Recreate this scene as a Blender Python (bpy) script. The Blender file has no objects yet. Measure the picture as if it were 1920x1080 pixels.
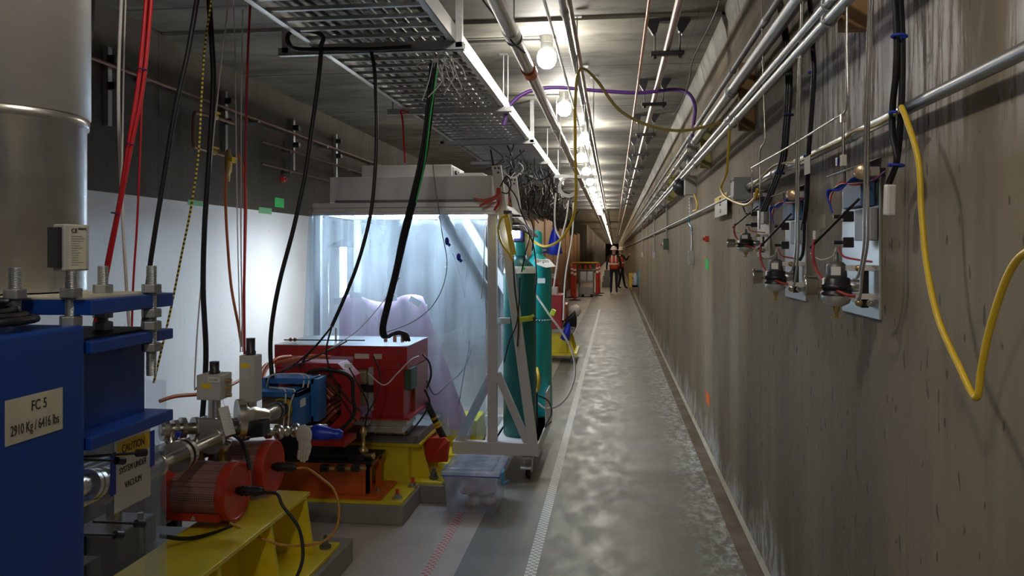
import bpy, math, random
from mathutils import Vector, Matrix, Euler
random.seed(7)
PI = math.pi
col = bpy.context.scene.collection
F, H, VY = 1493.0, 1.55, 474.0
TH = math.atan(192 / F); S_, C_ = math.sin(TH), math.cos(TH)

# ------------------------------------------------------------------ survey helpers (photo measurements -> metres in the tunnel)
def at(u, v, d):
    r = (u - 960) / F * d
    return Vector((C_ * r - S_ * d, S_ * r + C_ * d, H - (v - VY) / F * d))
def onX(u, v, X):                      # point on the plane X = const (walls run along Y)
    d = X * F / (C_ * (u - 1152)); return at(u, v, d)
def onZ(u, v, Z):
    d = F * (H - Z) / (v - VY); return at(u, v, d)

# ------------------------------------------------------------------ mesh builder
class MB:
    def __init__(s): s.v = []; s.f = []; s.sm = []
    def add(s, vs, fs, smooth=False):
        n = len(s.v); s.v += [tuple(p) for p in vs]
        s.f += [tuple(i + n for i in f) for f in fs]; s.sm += [smooth] * len(fs); return s
    def box(s, a, b, rot=None, piv=None):
        x0, y0, z0 = a; x1, y1, z1 = b
        vs = [Vector(p) for p in ((x0,y0,z0),(x1,y0,z0),(x1,y1,z0),(x0,y1,z0),(x0,y0,z1),(x1,y0,z1),(x1,y1,z1),(x0,y1,z1))]
        if rot is not None:
            c = Vector(piv) if piv is not None else sum(vs, Vector()) / 8
            m = Euler(rot).to_matrix(); vs = [m @ (p - c) + c for p in vs]
        return s.add(vs, [(0,3,2,1),(4,5,6,7),(0,1,5,4),(1,2,6,5),(2,3,7,6),(3,0,4,7)])
    def cb(s, c, d, rot=None):
        return s.box([c[i] - d[i] / 2 for i in range(3)], [c[i] + d[i] / 2 for i in range(3)], rot)
    def bar(s, p0, p1, w, h, up=(0,0,1)):      # rectangular bar between two points
        p0, p1 = Vector(p0), Vector(p1); t = (p1 - p0).normalized(); u = Vector(up)
        x = t.cross(u)
        if x.length < 1e-4: x = t.cross(Vector((0,1,0)))
        x.normalize(); y = x.cross(t).normalized(); vs = []
        for p in (p0, p1):
            for a, b in ((-1,-1),(1,-1),(1,1),(-1,1)): vs.append(p + x * a * w / 2 + y * b * h / 2)
        return s.add(vs, [(0,1,2,3),(7,6,5,4),(0,4,5,1),(1,5,6,2),(2,6,7,3),(3,7,4,0)])
    def cyl(s, p0, p1, r, n=16, r1=None, cap=True):
        return s.tube([p0, p1], [r, r if r1 is None else r1], n, cap)
    def tube(s, pts, r, n=8, cap=True, closed=False):
        pts = [Vector(p) for p in pts]; m = len(pts)
        rs = r if isinstance(r, (list, tuple)) else [r] * m
        ts = []
        for i in range(m):
            if closed: t = pts[(i+1) % m] - pts[i-1]
            elif i == 0: t = pts[1] - pts[0]
            elif i == m-1: t = pts[-1] - pts[-2]
            else: t = pts[i+1] - pts[i-1]
            if t.length < 1e-9: t = Vector((0,0,1))
            ts.append(t.normalized())
        a = Vector((0,0,1)) if abs(ts[0].z) < .9 else Vector((1,0,0))
        x = ts[0].cross(a).normalized(); vs = []
        for i in range(m):
            x = x - ts[i] * x.dot(ts[i])
            if x.length < 1e-6: x = ts[i].orthogonal()
            x.normalize(); y = ts[i].cross(x)
            for k in range(n):
                an = 2 * PI * k / n; vs.append(pts[i] + (x * math.cos(an) + y * math.sin(an)) * rs[i])
        fs = []
        for i in range(m if closed else m-1):
            j = (i+1) % m
            for k in range(n):
                k2 = (k+1) % n; fs.append((i*n+k, i*n+k2, j*n+k2, j*n+k))
        s.add(vs, fs, True)
        if cap and not closed:
            s.add(vs[:n], [tuple(reversed(range(n)))]); s.add(vs[-n:], [tuple(range(n))])
        return s
    def lathe(s, prof, o=(0,0,0), axis=(0,0,1), n=24, smooth=True):
        o = Vector(o); ax = Vector(axis).normalized(); x = ax.orthogonal().normalized(); y = ax.cross(x); vs = []
        for r, h in prof:
            for k in range(n):
                an = 2 * PI * k / n; vs.append(o + ax * h + (x * math.cos(an) + y * math.sin(an)) * max(r, 1e-4))
        fs = [(i*n+k, i*n+(k+1) % n, (i+1)*n+(k+1) % n, (i+1)*n+k) for i in range(len(prof)-1) for k in range(n)]
        s.add(vs, fs, smooth)
        s.add(vs[:n], [tuple(reversed(range(n)))]); s.add(vs[-n:], [tuple(range(n))]); return s
    def sph(s, c, r, n=12, sc=(1,1,1)):
        vs, fs = [], []
        for i in range(n+1):
            a = PI * i / n
            for k in range(n*2):
                b = PI * k / n
                vs.append((c[0]+r*sc[0]*math.sin(a)*math.cos(b), c[1]+r*sc[1]*math.sin(a)*math.sin(b), c[2]+r*sc[2]*math.cos(a)))
        for i in range(n):
            for k in range(n*2): fs.append((i*2*n+k, (i+1)*2*n+k, (i+1)*2*n+(k+1)%(2*n), i*2*n+(k+1)%(2*n)))
        return s.add(vs, fs, True)
    def prism(s, poly, lo, hi, axis='y'):      # poly of 2D points extruded along the axis
        def P(a, b, t): return {'y': (a, t, b), 'x': (t, a, b), 'z': (a, b, t)}[axis]
        n = len(poly); vs = [P(a, b, lo) for a, b in poly] + [P(a, b, hi) for a, b in poly]
        fs = [tuple(range(n)), tuple(reversed(range(n, 2*n)))] + [(i, i+n, (i+1) % n + n, (i+1) % n) for i in range(n)]
        return s.add(vs, fs)
    def torus(s, c, R, r, axis=(0,0,1), n=28, m=8, sc=1.0):
        ax = Vector(axis).normalized(); x = ax.orthogonal().normalized(); y = ax.cross(x); c = Vector(c)
        return s.tube([c + (x*math.cos(2*PI*i/n) + y*math.sin(2*PI*i/n)*sc)*R for i in range(n)], r, m, closed=True)
    def build(s, name, mat, parent=None, bevel=0, seg=2, solid=0):
        me = bpy.data.meshes.new(name); me.from_pydata(s.v, [], s.f)
        me.polygons.foreach_set('use_smooth', s.sm); me.materials.append(mat); me.validate(); me.update()
        o = bpy.data.objects.new(name, me); col.objects.link(o)
        if parent is not None: attach(o, parent)
        if solid:
            m = o.modifiers.new('thick', 'SOLIDIFY'); m.thickness = solid
        if bevel:
            m = o.modifiers.new('bev', 'BEVEL'); m.width = bevel; m.segments = seg; m.limit_method = 'ANGLE'; m.angle_limit = 0.6
        return o
def origin(o):
    p = Vector()
    while o is not None: p += o.location; o = o.parent if False else None
    return p
ORG = {}
def attach(o, parent):
    o.parent = parent
    o.matrix_parent_inverse = Matrix.Translation(-ORG.get(parent.name, Vector((0,0,0))))
def tag(o, label=None, cat=None, group=None, kind=None):
    if label: o['label'] = label
    if cat: o['category'] = cat
    if group: o['group'] = group
    if kind: o['kind'] = kind
    return o
def thing(name, label, cat, loc=(0,0,0), group=None):
    o = bpy.data.objects.new(name, None); col.objects.link(o); o.location = loc; o.empty_display_size = .1
    ORG[o.name] = Vector(loc)
    return tag(o, label, cat, group)
def copy_tree(root, delta, label=None, group=None, scale=None):
    r = root.copy(); col.objects.link(r); r.location = root.location + Vector(delta)
    if scale: r.scale = scale
    if label: r['label'] = label
    if group: r['group'] = group
    def rec(a, b):
        for ch in list(a.children):
            c = ch.copy(); col.objects.link(c); mpi = ch.matrix_parent_inverse.copy(); c.parent = b; c.matrix_parent_inverse = mpi; rec(ch, c)
    rec(root, r); return r
def spline(pts, k=8):
    pts = [Vector(p) for p in pts]
    if len(pts) < 3: return pts
    q = [pts[0]*2 - pts[1]] + pts + [pts[-1]*2 - pts[-2]]; out = []
    for i in range(1, len(q)-2):
        p0, p1, p2, p3 = q[i-1:i+3]
        for j in range(k):
            t = j / k
            out.append(.5*((2*p1)+(p2-p0)*t+(2*p0-5*p1+4*p2-p3)*t*t+(3*p1-p0-3*p2+p3)*t**3))
    out.append(pts[-1]); return out
def cable(name, label, cat, pts, r, mat, group=None, n=8, k=8, parent=None):
    o = MB().tube(spline(pts, k), r, n).build(name, mat, parent)
    if parent is None: tag(o, label, cat, group)
    elif label: o['label'] = label
    return o
def text(name, body, size, mat, loc, rot, parent, align='CENTER', squash=1.0):
    cu = bpy.data.curves.new(name, 'FONT'); cu.body = body; cu.size = size; cu.align_x = align; cu.align_y = 'CENTER'; cu.extrude = .0004
    t = bpy.data.objects.new(name + '_tmp', cu); col.objects.link(t)
    bpy.context.view_layer.update()
    me = bpy.data.meshes.new_from_object(t.evaluated_get(bpy.context.evaluated_depsgraph_get()))
    bpy.data.objects.remove(t)
    m = Matrix.Translation(loc) @ rot.to_matrix().to_4x4() @ Matrix.Diagonal((squash, 1, 1, 1)); me.transform(m)
    me.materials.clear(); me.materials.append(mat)
    o = bpy.data.objects.new(name, me); col.objects.link(o); attach(o, parent); return o
R_WALL_R = Euler((PI/2, 0, -PI/2))      # text read by someone facing +X
R_LEFT = Euler((PI/2, 0, PI/2))         # text read by someone facing -X
R_FRONT = Euler((PI/2, 0, 0))           # text read by someone facing +Y

# ------------------------------------------------------------------ materials
def nmat(name):
    m = bpy.data.materials.new(name); m.use_nodes = True; nt = m.node_tree; nt.nodes.clear()
    out = nt.nodes.new('ShaderNodeOutputMaterial'); b = nt.nodes.new('ShaderNodeBsdfPrincipled')
    nt.links.new(b.outputs[0], out.inputs[0]); return m, nt, b, out
class NT:
    def __init__(s, nt):
        s.nt = nt; tc = nt.nodes.new('ShaderNodeTexCoord'); g = nt.nodes.new('ShaderNodeNewGeometry')
        s.obj = tc.outputs['Object']; s.pos = g.outputs['Position']
        sp = nt.nodes.new('ShaderNodeSeparateXYZ'); nt.links.new(s.pos, sp.inputs[0]); s.x, s.y, s.z = sp.outputs
    def L(s, a, b): s.nt.links.new(a, b)
    def noise(s, scale=5, stretch=(1,1,1), detail=4, rough=.55, vec=None):
        mp = s.nt.nodes.new('ShaderNodeMapping'); mp.inputs['Scale'].default_value = stretch; s.L(vec or s.pos, mp.inputs[0])
        n = s.nt.nodes.new('ShaderNodeTexNoise'); n.inputs['Scale'].default_value = scale
        n.inputs['Detail'].default_value = detail; n.inputs['Roughness'].default_value = rough; s.L(mp.outputs[0], n.inputs['Vector']); return n.outputs['Fac']
    def ramp(s, v, a, b):
        n = s.nt.nodes.new('ShaderNodeMapRange'); n.inputs[1].default_value = a; n.inputs[2].default_value = b; s.L(v, n.inputs[0]); return n.outputs[0]
    def math(s, op, a, b=None, c=None):
        n = s.nt.nodes.new('ShaderNodeMath'); n.operation = op
        for i, q in enumerate((a, b, c)):
            if q is None: continue
            if isinstance(q, (int, float)): n.inputs[i].default_value = q
            else: s.L(q, n.inputs[i])
        return n.outputs[0]
    def mix(s, f, a, b):
        n = s.nt.nodes.new('ShaderNodeMix'); n.data_type = 'RGBA'
        if isinstance(f, (int, float)): n.inputs[0].default_value = f
        else: s.L(f, n.inputs[0])
        for q, i in ((a, 6), (b, 7)):
            if isinstance(q, tuple): n.inputs[i].default_value = (*q, 1)
            else: s.L(q, n.inputs[i])
        return n.outputs[2]
    def bump(s, h, strength, dist=.01):
        n = s.nt.nodes.new('ShaderNodeBump'); n.inputs['Strength'].default_value = strength; n.inputs['Distance'].default_value = dist; s.L(h, n.inputs['Height']); return n.outputs[0]
def mat(name, color, rough=.5, metal=0., var=.12, scale=9, bump=.0, stretch=(1,1,1), spec=.5, trans=0., alpha=1., emit=None, es=0., dirt=None, dirtamt=.0):
    m, nt, b, out = nmat(name); N = NT(nt)
    f = N.noise(scale, stretch, vec=N.obj)
    c2 = tuple(min(1, q*(1+var)) for q in color); c1 = tuple(q*(1-var) for q in color)
    c = N.mix(f, c1, c2)
    if dirt: c = N.mix(N.math('MULTIPLY', N.ramp(N.noise(scale*.6, vec=N.obj, detail=6), .45, .75), dirtamt), c, dirt)
    N.L(c, b.inputs['Base Color'])
    N.L(N.ramp(f, -.6 if rough < .9 else 0, 1.6), b.inputs['Roughness']) if False else None
    b.inputs['Roughness'].default_value = rough; b.inputs['Metallic'].default_value = metal
    b.inputs['Specular IOR Level'].default_value = spec; b.inputs['Transmission Weight'].default_value = trans; b.inputs['Alpha'].default_value = alpha
    if bump: N.L(N.bump(N.noise(scale*6, stretch, vec=N.obj), bump, .004), b.inputs['Normal'])
    if emit: b.inputs['Emission Color'].default_value = (*emit, 1); b.inputs['Emission Strength'].default_value = es
    return m
def wall_mat(name, base, side):
    m, nt, b, out = nmat(name); N = NT(nt)
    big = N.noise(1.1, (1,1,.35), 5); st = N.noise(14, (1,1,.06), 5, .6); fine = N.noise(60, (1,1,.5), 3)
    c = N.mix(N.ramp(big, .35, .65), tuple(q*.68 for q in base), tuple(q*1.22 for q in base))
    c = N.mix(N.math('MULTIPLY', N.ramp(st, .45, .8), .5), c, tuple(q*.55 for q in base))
    c = N.mix(N.math('MULTIPLY', N.ramp(fine, .5, .9), .25), c, (base[0]*1.5, base[1]*1.45, base[2]*1.35))
    # small cast pits
    pit = N.ramp(N.noise(34, (1,1,.42), 1), .695, .73); c = N.mix(N.math('MULTIPLY', pit, .6), c, (.03,.028,.025))
    # formwork joints
    fr = N.math('FRACT', N.math('DIVIDE', N.math('ADD', N.y, 200-5.18), 4.88)); j = N.math('LESS_THAN', fr, .0035)
    c = N.mix(N.math('MULTIPLY', j, .65), c, (.05,.045,.04))
    fr2 = N.math('FRACT', N.math('DIVIDE', N.math('ADD', N.y, 200-6.1), .61)); j2 = N.math('MULTIPLY', N.math('LESS_THAN', fr2, .012), N.math('GREATER_THAN', N.y, 6.0))
    c = N.mix(N.math('MULTIPLY', j2, .35), c, (.05,.045,.04))
    if side == 'right':
        # lime leaching streaks high up and salt bloom at the foot
        s1 = N.math('MULTIPLY', N.ramp(N.noise(12, (1,2.4,.22), 8, .78), .44, .54), N.ramp(N.noise(2.4, (1,1.5,.5), 3), .38, .5))
        zm = N.math('MULTIPLY', N.ramp(N.z, 1.72, 2.0), N.math('MULTIPLY', N.ramp(N.y, 3.3, 2.8), N.ramp(N.y, 1.2, 1.5)))
        c = N.mix(N.math('MULTIPLY', N.math('MULTIPLY', s1, zm), .95), c, (.88,.84,.86))
        s2 = N.ramp(N.noise(20, (1,1,.4), 6, .7), .42, .55); hz = N.noise(1.4, (1,1,.0), 2)
        zz = N.math('SUBTRACT', N.z, N.math('MULTIPLY', N.ramp(hz, .35, .7), .35)); zb = N.ramp(zz, .10, -.10)
        c = N.mix(N.math('MULTIPLY', N.math('MULTIPLY', s2, zb), .95), c, (.62,.61,.6))
    else:
        edge = N.math('MULTIPLY', N.math('LESS_THAN', N.z, 1.935), N.math('LESS_THAN', N.y, 11.0))
        spk = N.ramp(N.noise(30, (1,1,.6), 2), .72, .76); w = N.mix(N.math('MULTIPLY', spk, .5), (.80,.81,.82), (.2,.2,.2))
        w = N.mix(N.math('MULTIPLY', N.ramp(N.noise(3), .5, .8), .2), w, (.6,.6,.62))
        c = N.mix(edge, c, w)
    N.L(c, b.inputs['Base Color']); b.inputs['Roughness'].default_value = .78; b.inputs['Specular IOR Level'].default_value = .25
    N.L(N.bump(N.noise(25, (1,1,.25), 6), .25, .01), b.inputs['Normal']); return m
def ceil_mat():
    m, nt, b, out = nmat('ceiling_concrete'); N = NT(nt)
    big = N.noise(.9, (1,1.4,1), 6); st = N.noise(2.6, (.5,1.5,1), 8, .68)
    c = N.mix(N.ramp(big, .3, .7), (.13,.125,.105), (.37,.355,.295))
    c = N.mix(N.math('MULTIPLY', N.ramp(st, .47, .68), .8), c, (.06,.058,.052))
    fr = N.math('FRACT', N.math('DIVIDE', N.math('ADD', N.y, 200-5.32), 1.83)); j = N.math('LESS_THAN', fr, .018)
    c = N.mix(N.math('MULTIPLY', j, .7), c, (.07,.05,.035))
    fx = N.math('FRACT', N.math('DIVIDE', N.math('ADD', N.x, 20.2), 1.22)); j3 = N.math('LESS_THAN', fx, .006)
    c = N.mix(N.math('MULTIPLY', j3, .4), c, (.08,.07,.06))
    N.L(c, b.inputs['Base Color']); b.inputs['Roughness'].default_value = .7
    N.L(N.bump(st, .3, .01), b.inputs['Normal']); return m
def floor_mat():
    m, nt, b, out = nmat('floor_concrete'); N = NT(nt)
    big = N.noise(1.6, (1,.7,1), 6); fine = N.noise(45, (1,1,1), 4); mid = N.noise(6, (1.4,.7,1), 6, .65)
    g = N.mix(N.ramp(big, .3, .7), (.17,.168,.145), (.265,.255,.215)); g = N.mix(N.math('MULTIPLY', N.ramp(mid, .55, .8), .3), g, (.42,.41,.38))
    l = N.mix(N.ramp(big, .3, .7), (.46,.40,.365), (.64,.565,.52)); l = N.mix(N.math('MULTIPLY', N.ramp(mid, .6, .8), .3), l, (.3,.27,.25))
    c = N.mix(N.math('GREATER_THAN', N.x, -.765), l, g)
    c = N.mix(N.math('MULTIPLY', N.ramp(fine, .45, .8), .2), c, (.15,.14,.13))
    s = N.ramp(N.noise(16, (1.2,.7,1), 7, .72), .46, .60); xm = N.ramp(N.math('ADD', N.x, N.math('MULTIPLY', N.noise(1.7, detail=5), .35)), .55, .78)
    c = N.mix(N.math('MULTIPLY', N.math('MULTIPLY', s, xm), .85), c, (.70,.70,.69))
    sp = N.ramp(N.noise(9, detail=2), .76, .79); c = N.mix(N.math('MULTIPLY', sp, .6), c, (.06,.055,.05))
    N.L(c, b.inputs['Base Color']); N.L(N.math('ADD', N.math('MULTIPLY', N.ramp(mid, .3, .75), .30), .36), b.inputs['Roughness'])
    b.inputs['Specular IOR Level'].default_value = .32
    N.L(N.bump(N.noise(40, (1,1,1), 5), .05, .003), b.inputs['Normal']); return m
def checker_mat(name, c1, c2, x0, cell):
    m, nt, b, out = nmat(name); N = NT(nt)
    a = N.math('FLOOR', N.math('DIVIDE', N.math('SUBTRACT', N.x, x0), cell)); d = N.math('FLOOR', N.math('DIVIDE', N.math('ADD', N.y, 50), cell*1.1))
    p = N.math('LESS_THAN', N.math('MODULO', N.math('ADD', N.math('ADD', a, d), 100), 2), .5)
    c = N.mix(p, c1, c2); c = N.mix(N.math('MULTIPLY', N.ramp(N.noise(30, detail=6), .5, .75), .45), c, (.3,.29,.27))
    N.L(c, b.inputs['Base Color']); b.inputs['Roughness'].default_value = .5; return m
def stripes_mat(name, c1, c2, freq, axis='z'):
    m, nt, b, out = nmat(name); N = NT(nt)
    sp = nt.nodes.new('ShaderNodeSeparateXYZ'); N.L(N.obj, sp.inputs[0]); z = sp.outputs['XYZ'.index(axis.upper())]
    f = N.math('LESS_THAN', N.math('FRACT', N.math('MULTIPLY', z, freq)), .5)
    N.L(N.mix(f, c1, c2), b.inputs['Base Color']); b.inputs['Roughness'].default_value = .5; return m
def film_mat(name, tint, clear, tl, gloss_rough=.15, streak=True, diffuse=.0):
    m = bpy.data.materials.new(name); m.use_nodes = True; nt = m.node_tree; nt.nodes.clear(); N = NT(nt)
    out = nt.nodes.new('ShaderNodeOutputMaterial'); T = nt.nodes.new('ShaderNodeBsdfTransparent'); T.inputs[0].default_value = (*tuple(min(1, q*1.0) for q in tint), 1)
    Tr = nt.nodes.new('ShaderNodeBsdfTranslucent'); Tr.inputs[0].default_value = (*tint, 1)
    D = nt.nodes.new('ShaderNodeBsdfDiffuse'); D.inputs[0].default_value = (*tint, 1)
    G = nt.nodes.new('ShaderNodeBsdfGlossy'); G.inputs['Roughness'].default_value = gloss_rough; G.inputs[0].default_value = (1,1,1,1)
    m1 = nt.nodes.new('ShaderNodeMixShader'); m1.inputs[0].default_value = tl; N.L(D.outputs[0], m1.inputs[1]); N.L(Tr.outputs[0], m1.inputs[2])
    m2 = nt.nodes.new('ShaderNodeMixShader'); N.L(m1.outputs[0], m2.inputs[1]); N.L(T.outputs[0], m2.inputs[2])
    if streak:
        f = N.noise(4, (2.2,2.2,.22), 3, .5); k = N.ramp(f, .25, .75); k = N.math('ADD', N.math('MULTIPLY', k, -.30), clear + .15)
        f2 = N.ramp(N.noise(2.0, (1,1,1.2), 5), .35, .75); k = N.math('SUBTRACT', k, N.math('MULTIPLY', f2, .12)); N.L(k, m2.inputs[0])
    else: m2.inputs[0].default_value = clear
    lw = nt.nodes.new('ShaderNodeFresnel'); lw.inputs[0].default_value = 1.4
    m3 = nt.nodes.new('ShaderNodeMixShader'); gb = nt.nodes.new('ShaderNodeNewGeometry'); N.L(N.math('MULTIPLY', lw.outputs[0], N.math('SUBTRACT', 1.0, gb.outputs['Backfacing'])), m3.inputs[0]); N.L(m2.outputs[0], m3.inputs[1]); N.L(G.outputs[0], m3.inputs[2])
    N.L(m3.outputs[0], out.inputs[0])
    if streak:
        bp = N.bump(N.noise(5, (2.5,2.5,.5), 2), .25, .03); N.L(bp, G.inputs['Normal'])
    return m
def emis(name, color, strength):
    m = bpy.data.materials.new(name); m.use_nodes = True; nt = m.node_tree; nt.nodes.clear()
    out = nt.nodes.new('ShaderNodeOutputMaterial'); e = nt.nodes.new('ShaderNodeEmission'); e.inputs[0].default_value = (*color, 1); e.inputs[1].default_value = strength
    nt.links.new(e.outputs[0], out.inputs[0]); return m

M = dict(
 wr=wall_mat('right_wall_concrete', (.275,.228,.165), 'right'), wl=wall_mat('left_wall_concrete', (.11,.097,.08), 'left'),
 ceil=ceil_mat(), floor=floor_mat(), gutter=mat('gutter_silt', (.17,.125,.085), .8, var=.35, scale=6, bump=.4, dirt=(.4,.38,.35), dirtamt=.5),
 galv=mat('galvanised_steel', (.46,.47,.47), .38, .85, .2, 30), alu=mat('aluminium', (.72,.72,.71), .33, .8, .08, 20),
 duct=mat('spiral_duct_metal', (.66,.66,.67), .27, .9, .08, 14), steel=mat('stainless_steel', (.62,.59,.54), .22, .95, .1, 12),
 vessel=mat('brushed_vessel_steel', (.60,.57,.52), .27, .9, .12, 5, .05, (1,1,4)), vessel_lit=mat('lit_brushed_steel', (.80,.76,.71), .40, .8, .12, 5, .05, (1,1,4)), dark_steel=mat('dull_dark_steel', (.16,.16,.155), .5, .6, .2, 12),
 dimcopper=mat('dimmed_copper', (.20,.11,.075), .55, .5, .2, 10), copper=mat('copper_pipe', (.62,.30,.19), .35, .85, .2, 10), brass=mat('brass', (.66,.48,.2), .35, .85, .15, 14), bronzepipe=mat('brown_pipe', (.42,.31,.27), .3, .7, .2, 10),
 blue=mat('blue_gloss_enamel', (.008,.055,.32), .32, 0, .15, 5, dirt=(.03,.07,.2), dirtamt=.4), blue2=mat('light_blue_enamel', (.03,.15,.42), .38, 0, .12),
 bluep=mat('blue_plastic', (.01,.03,.50), .35), navy=mat('navy_plastic', (.015,.02,.12), .4), bluetape=mat('blue_tape', (.02,.05,.45), .6),
 red=mat('magnet_red_paint', (.42,.018,.02), .42, 0, .15, 6, dirt=(.2,.01,.01), dirtamt=.5), redp=mat('red_orange_plastic', (.60,.05,.025), .35),
 redc=mat('red_cable', (.52,.012,.02), .45), redhose=mat('red_rubber_hose', (.38,.04,.04), .4), orange=mat('orange_paint', (.66,.13,.02), .45, 0, .12, 5),
 orangehose=mat('orange_hose', (.62,.16,.04), .45), yellow=mat('yellow_stand_paint', (.82,.66,.03), .4, 0, .1, 5, dirt=(.5,.38,.03), dirtamt=.5),
 yel=mat('yellow_cord', (.78,.52,.03), .4), paleyel=mat('dull_yellow_cord', (.50,.38,.10), .5), lime=mat('lime_plastic', (.62,.72,.05), .4),
 black=mat('black_rubber', (.014,.014,.016), .45, spec=.4), black2=mat('black_anodised', (.02,.02,.022), .35), grey=mat('grey_enclosure', (.33,.34,.34), .45), lgrey=mat('light_grey_casing', (.50,.49,.46), .5),
 white=mat('white_powder_coat', (.66,.64,.64), .4, 0, .05), whitec=mat('white_cable', (.70,.66,.62), .5), paper=mat('paper', (.80,.78,.74), .8, var=.06), label=mat('worn_label', (.66,.62,.50), .7, var=.14, dirt=(.35,.32,.24), dirtamt=.5),
 ink=mat('ink', (.03,.03,.03), .7), yelsign=mat('yellow_sign_ink', (.85,.58,.02), .6), green=mat('green_tape', (.03,.55,.13), .6), pale_green=mat('pale_green_tape', (.18,.48,.24), .6), otape=mat('orange_tape', (.85,.16,.02), .6),
 bottle=mat('cylinder_teal_paint', (.015,.40,.37), .38, 0, .08, 6), teal2=mat('dark_teal_paint', (.006,.13,.115), .4, 0, .1, 6), concrete=mat('plinth_concrete', (.27,.25,.22), .8, 0, .3, 12, .4), stone=mat('granite_grey', (.22,.21,.20), .5, 0, .2, 20),
 purple=mat('purple_hose', (.10,.03,.22), .45), wood=mat('plywood', (.34,.19,.085), .7, 0, .25, 5, .1, (1,1,.2)), coil=mat('epoxied_coil', (.26,.22,.15), .55, 0, .15), coil2=mat('coil_copper_red', (.34,.085,.045), .4, .2), dkgreen=mat('dark_green_terminal', (.05,.10,.06), .5),
 skin=mat('skin', (.45,.27,.2), .6), cloth=mat('dark_navy_clothing', (.012,.014,.022), .85), vest=mat('vest_red_orange', (.62,.07,.02), .7), reflect=mat('reflective_band', (.86,.86,.80), .4), hat=mat('white_hard_hat', (.75,.68,.58), .35), shoe=mat('black_shoe', (.01,.01,.01), .5),
 amber=mat('amber_glass', (.55,.25,.04), .3), bottleblue=mat('water_bottle_blue', (.06,.30,.50), .3), bottlegrey=mat('bottle_grey', (.38,.42,.45), .4), glove=mat('white_latex_glove', (.66,.64,.60), .55, var=.05), pink=mat('pink_poly_sheet', (.85,.50,.70), .5, var=.08),
 gold=mat('gold_zinc', (.75,.55,.33), .3, .7), blue3=mat('slate_blue_module', (.05,.12,.26), .5), tapew=checker_mat('white_check_tape', (.74,.74,.72), (.32,.325,.31), -.43, .0187), taper=checker_mat('red_check_tape', (.55,.12,.11), (.60,.55,.5), -.925, .0187),
 twist=stripes_mat('yellow_black_rope', (.60,.45,.03), (.03,.03,.02), 55), chain=mat('zinc_chain', (.7,.7,.68), .3, .8),
 film=film_mat('milky_vinyl_curtain', (.70,.83,.96), .83, .8), film2=film_mat('clear_vinyl_side', (.86,.91,.96), .93, .6), bin=film_mat('clear_polypropylene', (.84,.85,.90), .74, .5, .2), acr=film_mat('clear_acrylic', (.93,.95,.97), .93, .5, .05, False),
 mesh=None)
def mesh_mat():     # perforated red guard: holes through the plastic
    m, nt, b, out = nmat('perforated_red_guard'); N = NT(nt)
    v = nt.nodes.new('ShaderNodeTexVoronoi'); v.inputs['Scale'].default_value = 110; v.inputs['Randomness'].default_value = .1; N.L(N.obj, v.inputs['Vector'])
    hole = N.math('LESS_THAN', v.outputs['Distance'], .36)
    N.L(N.mix(hole, (.42,.20,.18), (.13,.085,.08)), b.inputs['Base Color']); b.inputs['Roughness'].default_value = .3
    N.L(N.bump(v.outputs['Distance'], .6, .003), b.inputs['Normal']); return m
M['mesh'] = mesh_mat()
LAMP = emis('hot_lamp_glass', (1.0, .95, .86), 135)
LAMP2 = emis('strip_lamp_glass', (1.0, .78, .54), 20)
INLAMP = emis('cleanroom_tube', (.70, .86, 1.0), 100)
WALLFILL = emis('fill_tube_glow', (.86, .94, 1.0), 50)
WORKLED = emis('work_light_lens', (.80, .90, 1.0), 60)

# ------------------------------------------------------------------ the tunnel
XR, XL, ZC = .73, -3.2, 3.10
def struct(o): o['kind'] = 'structure'; return o
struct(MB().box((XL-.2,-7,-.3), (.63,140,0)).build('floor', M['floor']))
struct(MB().box((.63,-7,-.3), (XR+.2,140,-.035)).build('trim_1', M['gutter']))
struct(MB().box((XR,-7,-.3), (XR+.3,140,3.6)).build('wall_right', M['wr']))
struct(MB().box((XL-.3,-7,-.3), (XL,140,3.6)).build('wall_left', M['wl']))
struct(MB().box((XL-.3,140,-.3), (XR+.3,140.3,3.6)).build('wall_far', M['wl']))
struct(MB().box((XL-.3,-7.3,-.3), (XR+.3,-7,3.6)).build('wall_near', M['wr']))
cm = MB().box((XL,5.32,ZC), (XR,140,3.6)).box((XL,-7,ZC+.022), (XR,5.32,3.6))
# haunch between wall and ceiling, ending in a rounded cove
for ya, yb, dz in ((5.32,140,0), (-7,5.22,.022)):
    cm.prism([(XR,ZC+dz+.02),(XR-.035,ZC+dz+.02),(XR-.03,ZC+dz-.03),(XR-.012,ZC+dz-.09),(XR,ZC+dz-.16)], ya, yb, 'y')
struct(cm.build('ceiling', M['ceil']))
# narrower stretch far down the tunnel
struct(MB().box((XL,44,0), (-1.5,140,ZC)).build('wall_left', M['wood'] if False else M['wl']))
struct(MB().prism([(.715,0),(XR,0),(XR,.03),(.722,.012)], -7, 140, 'y').build('baseboard_right', M['label']))

# floor marking tape
tag(MB().box((-.43,1.2,0), (-.374,22,.0015)).build('floor_tape', M['tapew']), 'white and grey chequered tape line along the walkway edge', 'floor tape')
tag(MB().box((-.925,1.2,0), (-.879,16,.0015)).build('floor_tape', M['taper']), 'red and white chequered tape line running under the clear bin', 'floor tape')

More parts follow.
